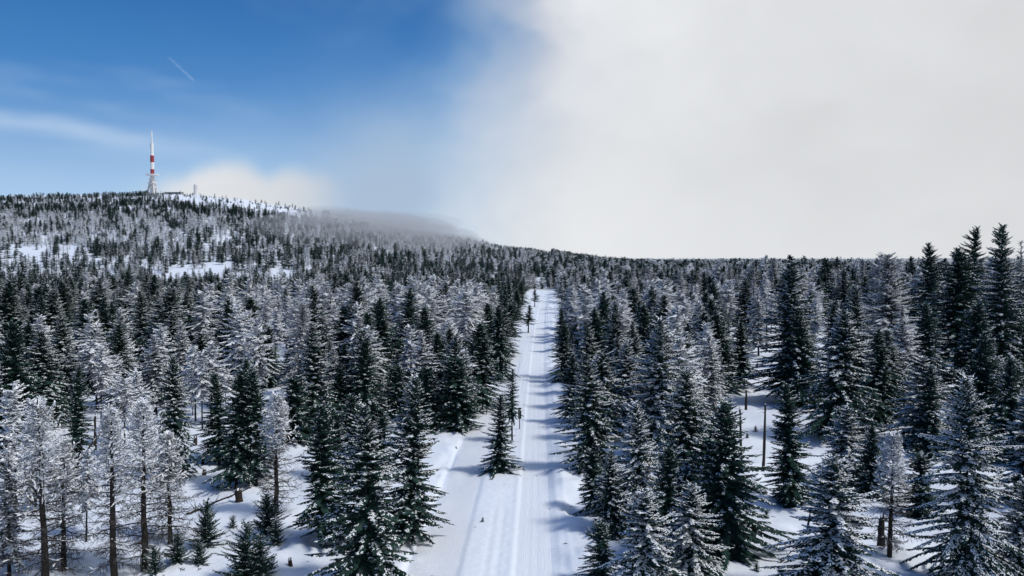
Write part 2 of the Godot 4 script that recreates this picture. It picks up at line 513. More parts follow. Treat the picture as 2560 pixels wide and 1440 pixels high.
func sky_panorama() -> ImageTexture:          # clear air to the left, a bank of cloud to the right, a few wisps and a short vapour trail
	var W := 768
	var H := 384
	var im := Image.create_empty(W, H, false, Image.FORMAT_RGBF)
	var cn := FastNoiseLite.new()
	cn.seed = 11
	cn.frequency = 1.0
	cn.noise_type = FastNoiseLite.TYPE_PERLIN
	cn.fractal_octaves = 5
	var sun := Vector3(0.55, 0.81, 0.18).normalized()
	for j in H:
		var el := (0.5 - (j + 0.5) / H) * PI
		for i in W:
			var az := ((i + 0.5) / W - 0.5) * TAU
			if az > PI: az -= TAU
			var dir := Vector3(sin(az) * cos(el), sin(el), -cos(az) * cos(el))
			var y := maxf(dir.y, 0.0)
			var low := Color(0.36, 0.50, 0.66)
			var mid := Color(0.060, 0.20, 0.45)
			var top := Color(0.006, 0.070, 0.25)
			var c := low.lerp(mid, smoothstep(0.0, 0.23, y)).lerp(top, smoothstep(0.12, 0.42, y))
			# thin streaks of high cloud low in the left of the sky
			var ci := cn.get_noise_3d(dir.x * 3.0 + 7.0, dir.y * 30.0 + dir.x * 3.0, dir.z * 3.0)
			c = c.lerp(Color(0.46, 0.56, 0.67), smoothstep(-0.12, 0.4, ci) * 0.5 * exp(-pow((rad_to_deg(el) - 9.0) / 2.4, 2.0)) * smoothstep(-0.25, -0.45, dir.x))
			# the bank of cloud
			var warp := cn.get_noise_3d(dir.x * 5.0 + 3.0, dir.y * 7.0, dir.z * 5.0)
			var n := cn.get_noise_3d(dir.x * 2.2 + warp * 0.3, dir.y * 3.0 + warp * 0.4, dir.z * 2.2)
			var t := dir.x - 0.50 * dir.y + 0.14 + n * 0.30 + warp * 0.05
			var wide := lerpf(0.34, 0.27, smoothstep(0.05, 0.3, y))
			var k := smoothstep(-wide, wide, t)
			k = maxf(k, clampf(0.26 + warp * 0.5 + n * 0.3, 0.0, 0.5) * smoothstep(-0.42, 0.0, t))
			var white := 0.56 + 0.2 * exp(-pow(dir.angle_to(sun) / 0.55, 2.0)) + n * 0.13 + warp * 0.07
			# the white bank that leans on the summit and the grey-blue shaded cloud beside it
			var ad := rad_to_deg(az)
			var ed := rad_to_deg(el)
			var crest := 5.0 + 1.5 * exp(-pow((ad + 20.0) / 2.6, 2.0)) + 1.1 * exp(-pow((ad + 14.5) / 3.0, 2.0)) + cn.get_noise_2d(ad * 0.3, 3.0 + ed * 0.1) * 0.9
			var front := 1.0 if absf(az) < 1.6 else 0.0
			var bank := smoothstep(1.3, -1.2, ed - crest) * smoothstep(-28.0, -21.5, ad) * (1.0 - smoothstep(-15.0, -9.0, ad)) * front
			var grey := exp(-pow((ad + 9.4 + n * 5.0) / 5.0, 2.0) - pow((ed - 4.2 + n * 4.0) / 4.6, 2.0)) * 0.92 * front
			k = maxf(k, bank * 0.95)
			c = c.lerp(Color(0.36, 0.50, 0.62).lerp(Color(white * 0.975, white * 0.995, white * 1.02), smoothstep(0.1, 0.8, k)), k)
			c = c.lerp(Color(0.30, 0.38, 0.49), grey)
			im.set_pixel(i, j, c)
	im.resize(4096, 2048, Image.INTERPOLATE_CUBIC)
	# the vapour trail: a thin straight streak of ice crystals
	var from := Vector3(deg_to_rad(-23.3), deg_to_rad(13.0), 0.0)
	var to := Vector3(deg_to_rad(-21.85), deg_to_rad(11.75), 0.0)
	for s in 26:
		var f := s / 25.0
		var a := from.lerp(to, f)
		var px := (a.x / TAU + 0.5) * 4096.0
		var py := (0.5 - a.y / PI) * 2048.0
		for o in [[0, 0, 0.32]]:
			var was := im.get_pixel(int(px) + o[0], int(py) + o[1])
			im.set_pixel(int(px) + o[0], int(py) + o[1], was.lerp(Color(0.75, 0.8, 0.86), o[2] * 0.45 * (0.5 + 0.5 * f)))
	return ImageTexture.create_from_image(im)

func _ready() -> void:
	# ------------------------------------------------------------ camera, sky, sun, exposure
	var cam := Camera3D.new()
	cam.name = "camera"
	cam.position = Vector3(0, 18, 0)
	cam.rotation_degrees.x = -2.18
	cam.fov = 40.14
	cam.near = 0.5
	cam.far = 12000.0
	add_child(cam)
	var env := Environment.new()
	env.background_mode = Environment.BG_SKY
	env.sky = Sky.new()
	var pano := PanoramaSkyMaterial.new()
	pano.panorama = sky_panorama()
	env.sky.sky_material = pano
	env.background_energy_multiplier = 1.0
	env.sky_rotation = Vector3(0, PI, 0)
	env.tonemap_mode = Environment.TONE_MAPPER_LINEAR
	env.tonemap_exposure = 1.34
	env.sdfgi_enabled = true
	env.ssao_enabled = true
	env.ssil_enabled = true
	env.volumetric_fog_enabled = true
	env.volumetric_fog_density = 0.0
	var we := WorldEnvironment.new()
	we.name = "air"
	we.environment = env
	add_child(we)
	var sun := DirectionalLight3D.new()
	sun.name = "sun"
	sun.light_color = Color(1.0, 0.975, 0.945)
	sun.light_energy = 0.56
	sun.light_angular_distance = 9.0
	sun.shadow_enabled = true
	add_child(sun)
	sun.look_at_from_position(Vector3(0.55, 0.81, 0.18) * 100.0, Vector3.ZERO)

	nz.seed = 3
	nz.frequency = 0.02
	nz.fractal_octaves = 3
	_materials()
	_land()
	_tracks()
	_summit()
	_prototypes()
	_single_trees()
	_forest()
	_small_things()
	_mist()

func _materials() -> void:
	var snow := paint("snow", Color(0.735, 0.805, 0.895), 0.75)
	snow.uv1_triplanar = true
	snow.uv1_world_triplanar = true
	snow.uv1_scale = Vector3.ONE * 0.16
	snow.heightmap_enabled = true
	snow.heightmap_scale = 3.5
	snow.heightmap_texture = noise_tex(0.012, 5, 21)
	var groomed := paint("groomed_snow", Color(0.755, 0.82, 0.90), 0.7)
	groomed.uv1_triplanar = true
	groomed.uv1_world_triplanar = true
	groomed.uv1_scale = Vector3(0.9, 0.9, 0.05)
	groomed.heightmap_enabled = true
	groomed.heightmap_scale = 1.4
	groomed.heightmap_texture = noise_tex(0.02, 4, 5)
	var trodden := paint("trodden_snow", Color(0.745, 0.805, 0.885), 0.75)
	trodden.uv1_triplanar = true
	trodden.uv1_world_triplanar = true
	trodden.uv1_scale = Vector3.ONE * 0.5
	trodden.heightmap_enabled = true
	trodden.heightmap_scale = 4.0
	trodden.heightmap_texture = noise_tex(0.05, 4, 9)
	paint("bark", Color(1, 1, 1), 0.9, true)
	paint("needles", Color(1, 1, 1), 0.8, true)
	M.needles.metallic_specular = 0.12
	paint("twig", Color(1, 1, 1), 0.9, true)
	paint("rime", Color(1, 1, 1), 0.7, true)
	paint("white_paint", Color(0.74, 0.75, 0.76), 0.6)
	paint("red_paint", Color(0.30, 0.05, 0.065), 0.6)
	paint("concrete", Color(0.62, 0.62, 0.62), 0.8)
	paint("dark_roof", Color(0.10, 0.11, 0.13), 0.7)
	paint("grey_wall", Color(0.42, 0.44, 0.47), 0.8)
	paint("window_glass", Color(0.03, 0.04, 0.05), 0.15)
	paint("sign_wood", Color(0.022, 0.020, 0.016), 0.8)
	paint("sign_rail", Color(0.30, 0.30, 0.28), 0.6)
	paint("post_wood", Color(0.055, 0.030, 0.028), 0.8)
	paint("rock", Color(0.10, 0.095, 0.09), 0.9)

# ---------------------------------------------------------------- ground
func _land() -> void:
	for r in SINGLE:
		if r[0] in ["tiny", "sapling"]: continue
		for i in [-1, 0, 1]:
			for j in [-1, 0, 1]:
				var c := Vector2i(floori(r[1] / 4.0) + i, floori(r[2] / 4.0) + j)
				if not wells.has(c): wells[c] = []
				wells[c].append([r[1], r[2], 0.3 if r[0] != "stump" else 0.16])
	var rows := [900.0, 500.0, 250.0, 120.0, 50.0, 15.0, -5.0, -18.0, -26.0, -31.0]   # z, from behind the camera forwards
	var d := 34.0
	while d < 130.0:
		rows.append(-d)
		d += 0.36
	while d < 520.0:
		rows.append(-d)
		d *= 1.0085
	while d < 3000.0:
		rows.append(-d)
		d *= 1.016
	rows.append_array([-3300.0, -3800.0, -4600.0, -6000.0, -9000.0])
	var across := []                                  # s from the middle of the ski track: fine near the road
	var n := 120
	for i in range(n, 0, -1): across.append([-12.0, float(i) / n])
	var s := -12.0
	while s < 7.0:
		across.append([s, 0.0])
		s += 0.16
	for i in range(0, n + 1): across.append([7.0, float(i) / n])
	var v := PackedVector3Array()
	for z in rows:
		var dd: float = maxf(-z, 0.0)
		var w: float = 75.0 + 0.80 * dd + maxf(z, 0.0)
		if dd > 3000.0: w += (dd - 3000.0) * 0.8
		var mid := road_x(minf(dd, 520.0))
		for a in across:
			var x: float = mid + a[0] + (w * pow(a[1], 1.5) * signf(a[0]) if a[1] > 0.0 else 0.0)
			v.append(Vector3(x, ground(x, z), z))
	var ix := PackedInt32Array()
	var cols := across.size()
	for r in rows.size() - 1:
		for c in cols - 1:
			var p := r * cols + c
			ix.append_array(PackedInt32Array([p, p + cols, p + 1, p + 1, p + cols, p + cols + 1]))
	var nrm := PackedVector3Array()
	nrm.resize(v.size())
	for i in range(0, ix.size(), 3):
		var f := (v[ix[i + 2]] - v[ix[i]]).cross(v[ix[i + 1]] - v[ix[i]])
		for k in 3: nrm[ix[i + k]] += f
	for i in nrm.size(): nrm[i] = nrm[i].normalized()
	var arr := []
	arr.resize(Mesh.ARRAY_MAX)
	arr[Mesh.ARRAY_VERTEX] = v
	arr[Mesh.ARRAY_NORMAL] = nrm
	arr[Mesh.ARRAY_INDEX] = ix
	var m := ArrayMesh.new()
	m.add_surface_from_arrays(Mesh.PRIMITIVE_TRIANGLES, arr)
	var o := part("snowy_ground", m, self, M.snow)
	tag(o, "snow-covered ground and hillside of the forest", "ground", "", "structure")

func strip(called: String, label: String, d0: float, d1: float, mid: Callable, half: float, mat: Material, fine: float) -> void:
	var v := PackedVector3Array()
	var ix := PackedInt32Array()
	var cols := 17
	var d := d0
	var rows := 0
	while d < d1:
		for c in cols:
			var s: float = mid.call(d) + half * (c / 8.0 - 1.0)
			var x := road_x(d) + s
			var h := ground(x, -d)
			v.append(Vector3(x, h + 0.004 + 0.012 * (1.0 - pow(absf(c / 8.0 - 1.0), 4.0)), -d))
		rows += 1
		d += fine * maxf(1.0, d / 90.0)
	for r in rows - 1:
		for c in cols - 1:
			var p := r * cols + c
			ix.append_array(PackedInt32Array([p, p + cols, p + 1, p + 1, p + cols, p + cols + 1]))
	var st := SurfaceTool.new()
	var arr := []
	arr.resize(Mesh.ARRAY_MAX)
	arr[Mesh.ARRAY_VERTEX] = v
	arr[Mesh.ARRAY_INDEX] = ix
	st.create_from_arrays(arr)
	st.generate_normals()
	tag(part(called, st.commit(), self, mat), label, "path", "", "structure")

func _tracks() -> void:
	strip("ski_track", "smooth groomed ski track running straight up the middle of the road", 34.0, 425.0, func(_d): return 0.12, 1.06, M.groomed_snow, 0.3)
	strip("footpath", "trodden snow footpath on the left side of the road", 34.0, 175.0, path_s, 1.25, M.trodden_snow, 0.2)

# ---------------------------------------------------------------- summit: tower and buildings
func _summit() -> void:
	var at := Vector3(-676.0, 0, -1489.0)
	at.y = ground(at.x, at.z) - 3.0
	var o := thing("transmitter_tower", at, -0.35)
	tag(o, "tall slim transmitter tower with red and white bands on the snowy summit", "tower")
	var base_y := 3.0
	part("shaft", lathe([Vector2(4.4, 0), Vector2(3.8, 30), Vector2(3.3, 42)], 20), o, M.concrete)
	for k in 3:
		var a := TAU * k / 3 + 0.55
		var foot := Vector3(cos(a), 0, sin(a)) * 11.0
		var head := Vector3(cos(a) * 3.2, 30.0, sin(a) * 3.2)
		var z := (head - foot).normalized()
		var x := z.cross(Vector3.UP).normalized()
		part("leg", boxes([[(foot + head) * 0.5, Vector3(2.6, 3.0, (head - foot).length()), Basis(x, x.cross(z) * -1.0, z)]]), o, M.concrete)
	for p in [[15.5, 9.0, 0.8], [23.5, 8.8, 0.8], [31.0, 7.4, 0.8]]:
		var pl := part("platform", lathe([Vector2(3.0, p[0] - 0.7), Vector2(p[1] - 0.5, p[0] - 0.2), Vector2(p[1], p[0]), Vector2(p[1], p[0] + 0.4), Vector2(3.0, p[0] + 0.5)], 28), o, M.white_paint)
		part("railing", lathe([Vector2(p[1] - 0.15, p[0] + 1.4), Vector2(p[1], p[0] + 1.45), Vector2(p[1], p[0] + 1.6), Vector2(p[1] - 0.15, p[0] + 1.55)], 28), pl, M.white_paint)
	for k in 10:                                     # dishes and cabinets on the platforms
		var a := TAU * k / 10
		var y: float = [16.9, 24.9, 32.4][k % 3]
		var b := Basis(Vector3.UP, -a) * Basis(Vector3.BACK, -PI / 2)
		var dish := lathe([Vector2(0.0, -0.5), Vector2(0.7, -0.3), Vector2(1.1, 0.1), Vector2(1.0, 0.15), Vector2(0.0, 0.1)], 10)
		var di := part("dish", dish, o, M.white_paint)
		di.transform = Transform3D(b, Vector3(cos(a), 0, sin(a)) * 6.2 + Vector3(0, y, 0))
	part("main_platform", lathe([Vector2(3.7, 36.4), Vector2(10.6, 38.6), Vector2(12.2, 39.2), Vector2(12.2, 40.0), Vector2(3.8, 40.3)], 36), o, M.white_paint)
	part("platform_railing", lathe([Vector2(11.9, 41.1), Vector2(12.1, 41.2), Vector2(12.1, 41.4), Vector2(11.9, 41.3)], 36), o, M.white_paint)
	var ring := 3.45
	for b in [[40.3, 50.0, "red_paint"], [50.0, 63.0, "white_paint"], [63.0, 75.8, "red_paint"]]:
		part("red_band" if b[2] == "red_paint" else "white_band", lathe([Vector2(ring, b[0]), Vector2(ring, b[1])], 28), o, M[b[2]])
	part("collar", lathe([Vector2(ring + 0.1, 75.8), Vector2(2.9, 78.4)], 28), o, M.white_paint)
	part("upper_mast", lathe([Vector2(2.75, 78.4), Vector2(2.6, 99.0), Vector2(0.9, 99.6)], 20), o, M.white_paint)
	part("red_half_band", lathe([Vector2(2.74, 89.0), Vector2(2.85, 89.2), Vector2(2.85, 97.0), Vector2(2.7, 97.2)], 10, 1.9, 4.6), o, M.red_paint)  # red over the left half of the upper mast only, the rest stays white
	part("mast_collar", lathe([Vector2(2.6, 98.6), Vector2(3.1, 98.9), Vector2(3.1, 99.6), Vector2(0.9, 99.9)], 20), o, M.white_paint)
	part("mast_tip", lathe([Vector2(1.15, 99.6), Vector2(0.95, 117.0), Vector2(0.7, 120.0), Vector2(0.15, 122.5), Vector2(0.0, 124.0)], 12), o, M.white_paint)

	var b := thing("summit_house", on_ground(-638.0, -1493.0, 1.0), -0.1)
	b.position.y += 0.5
	tag(b, "long low summit building with dark flat roof right of the tower", "building")
	part("wall", boxes([[Vector3(0, 2.4, 0), Vector3(30, 4.6, 11)]]), b, M.grey_wall)
	var rf := part("roof", boxes([[Vector3(0, 4.9, 0), Vector3(32, 0.9, 13)]]), b, M.dark_roof)
	part("snow_cover", boxes([[Vector3(0, 5.5, 0), Vector3(31.4, 0.3, 12.4)]]), rf, M.snow)
	for k in 9:
		var w := part("window", boxes([[Vector3(-14.0 + k * 3.5, 3.3, 5.53), Vector3(2.2, 1.5, 0.12)]]), b, M.window_glass)
		part("sill", boxes([[Vector3(-14.0 + k * 3.5, 2.45, 5.6), Vector3(2.5, 0.14, 0.24)]]), w, M.dark_roof)
	var t := thing("domed_tower", on_ground(-617.0, -1545.0, 7.0), 0.0)
	tag(t, "round domed building tower hardly visible inside the summit cloud", "building")
	part("wall", lathe([Vector2(4.6, 0), Vector2(3.9, 26)], 20), t, M.concrete)
	part("gallery", lathe([Vector2(3.9, 22), Vector2(4.7, 22.4), Vector2(4.7, 23.4), Vector2(3.9, 23.6)], 20), t, M.concrete)
	var prof := []
	for k in 8: prof.append(Vector2(4.1 * cos(k * PI / 14.0), 26.0 + 4.1 * sin(k * PI / 14.0)))
	part("dome", lathe(prof, 20), t, M.concrete)

# ---------------------------------------------------------------- trees
func _prototypes() -> void:
	KIND_EXTRA()
	proto("dark", 0, 9.5, 1.6)
	proto("dark", 1, 9.0, 2.2, {"nb": 9, "sag": 0.42})
	proto("dark", 2, 9.0, 1.35, {"base": 0.12, "lop": 0.25})
	proto("dark", 3, 10.5, 2.1, {"base": 0.1, "sag": 0.5, "hang": 0.7, "lop": 0.2})
	proto("dark", 4, 8.5, 2.5, {"nb": 9, "pow": 0.9})
	proto("dark", 5, 18.0, 3.2, {"base": 0.16, "wh": 0.42, "sp": 0.2, "tl": 0.6, "tw": 0.1, "lop": 0.3, "gap": 0.12})
	proto("dark", 6, 19.0, 3.9, {"base": 0.14, "wh": 0.45, "sp": 0.2, "tl": 0.62, "tw": 0.1, "lop": 0.2, "gap": 0.1})
	proto("dark", 7, 8.0, 2.3, {"cut": 0.84, "lop": 0.35, "gap": 0.12})
	proto("dark", 8, 9.5, 1.9, {"lean": 0.07, "lop": 0.4, "gap": 0.15, "base": 0.14})
	proto("frosted", 7, 9.0, 2.2, {"cut": 0.86, "lop": 0.35, "gap": 0.12})
	proto("frosted", 8, 10.0, 2.1, {"lean": 0.06, "lop": 0.4, "gap": 0.14, "hang": 0.7})
	proto("white", 5, 8.5, 2.2, {"cut": 0.8, "lop": 0.4, "gap": 0.2})
	proto("frosted", 0, 10.0, 2.0)
	proto("frosted", 1, 9.5, 1.6, {"rime_hi": 0.85})
	proto("frosted", 2, 10.5, 2.4, {"sag": 0.5, "hang": 0.65, "lop": 0.2})
	proto("frosted", 3, 8.0, 2.3, {"sag": 0.5, "rime_lo": 0.6})
	proto("frosted", 4, 6.5, 1.6, {"wh": 0.22, "sp": 0.12, "tl": 0.38, "tw": 0.06})
	proto("frosted", 5, 20.0, 3.9, {"wh": 0.46, "sp": 0.2, "tl": 0.62, "tw": 0.1, "lop": 0.2, "gap": 0.12, "rime_lo": 0.3})
	proto("frosted", 6, 15.0, 3.0, {"wh": 0.38, "sp": 0.18, "tl": 0.55, "tw": 0.09, "base": 0.12, "gap": 0.1})
	proto("draped", 0, 9.0, 2.4, {"lop": 0.2})
	proto("draped", 1, 11.0, 3.0, {"wh": 0.3, "lop": 0.25, "gap": 0.1})
	proto("draped", 2, 6.0, 1.8, {"wh": 0.2, "sp": 0.12, "tl": 0.38, "tw": 0.06})
	proto("draped", 3, 12.5, 3.4, {"wh": 0.32, "tl": 0.55, "base": 0.1, "gap": 0.1, "lop": 0.3})
	proto("draped", 4, 19.0, 4.9, {"wh": 0.40, "sp": 0.19, "tl": 0.62, "tw": 0.085, "green_lo": 0.3, "green_hi": 0.05, "thin": 0.5, "tint": 0.2, "rime_lo": 0.75, "rw": 0.85, "gap": 0.08, "sag": 0.35})
	proto("white", 0, 9.5, 1.6)
	proto("white", 1, 9.0, 1.9, {"base": 0.4})
	proto("white", 2, 10.0, 1.5, {"base": 0.35, "gap": 0.2})
	proto("white", 3, 11.0, 2.7, {"nb": 7})
	proto("white", 4, 9.0, 2.6, {"base": 0.22, "pow": 0.5, "lop": 0.35})
	proto("grey", 0, 9.5, 1.5)
	proto("grey", 1, 18.5, 4.6, {"wh": 0.42, "sp": 0.2, "tl": 0.66, "tw": 0.085, "nb": 9, "rime_hi": 0.85, "rime_lo": 0.5, "base": 0.1})
	proto("grey", 2, 15.0, 1.7, {"wh": 0.4, "gap": 0.25, "tl": 0.4})
	proto("sapling", 0, 2.6, 0.8)
	proto("sapling", 1, 2.8, 1.1)
	proto("sapling", 2, 1.5, 0.7, {"rime_hi": 0.7, "rime_lo": 0.5})
	proto("roadside", 0, 6.7, 1.2)
	proto("roadside", 1, 6.9, 1.0, {"base": 0.14, "lop": 0.2})
	proto("lonely", 0, 6.0, 1.5)
	proto("slim", 0, 7.2, 1.0)

func KIND_EXTRA() -> void:
	for k in KIND: kinds[k] = KIND[k]
	for k in EXTRA: kinds[k] = EXTRA[k]

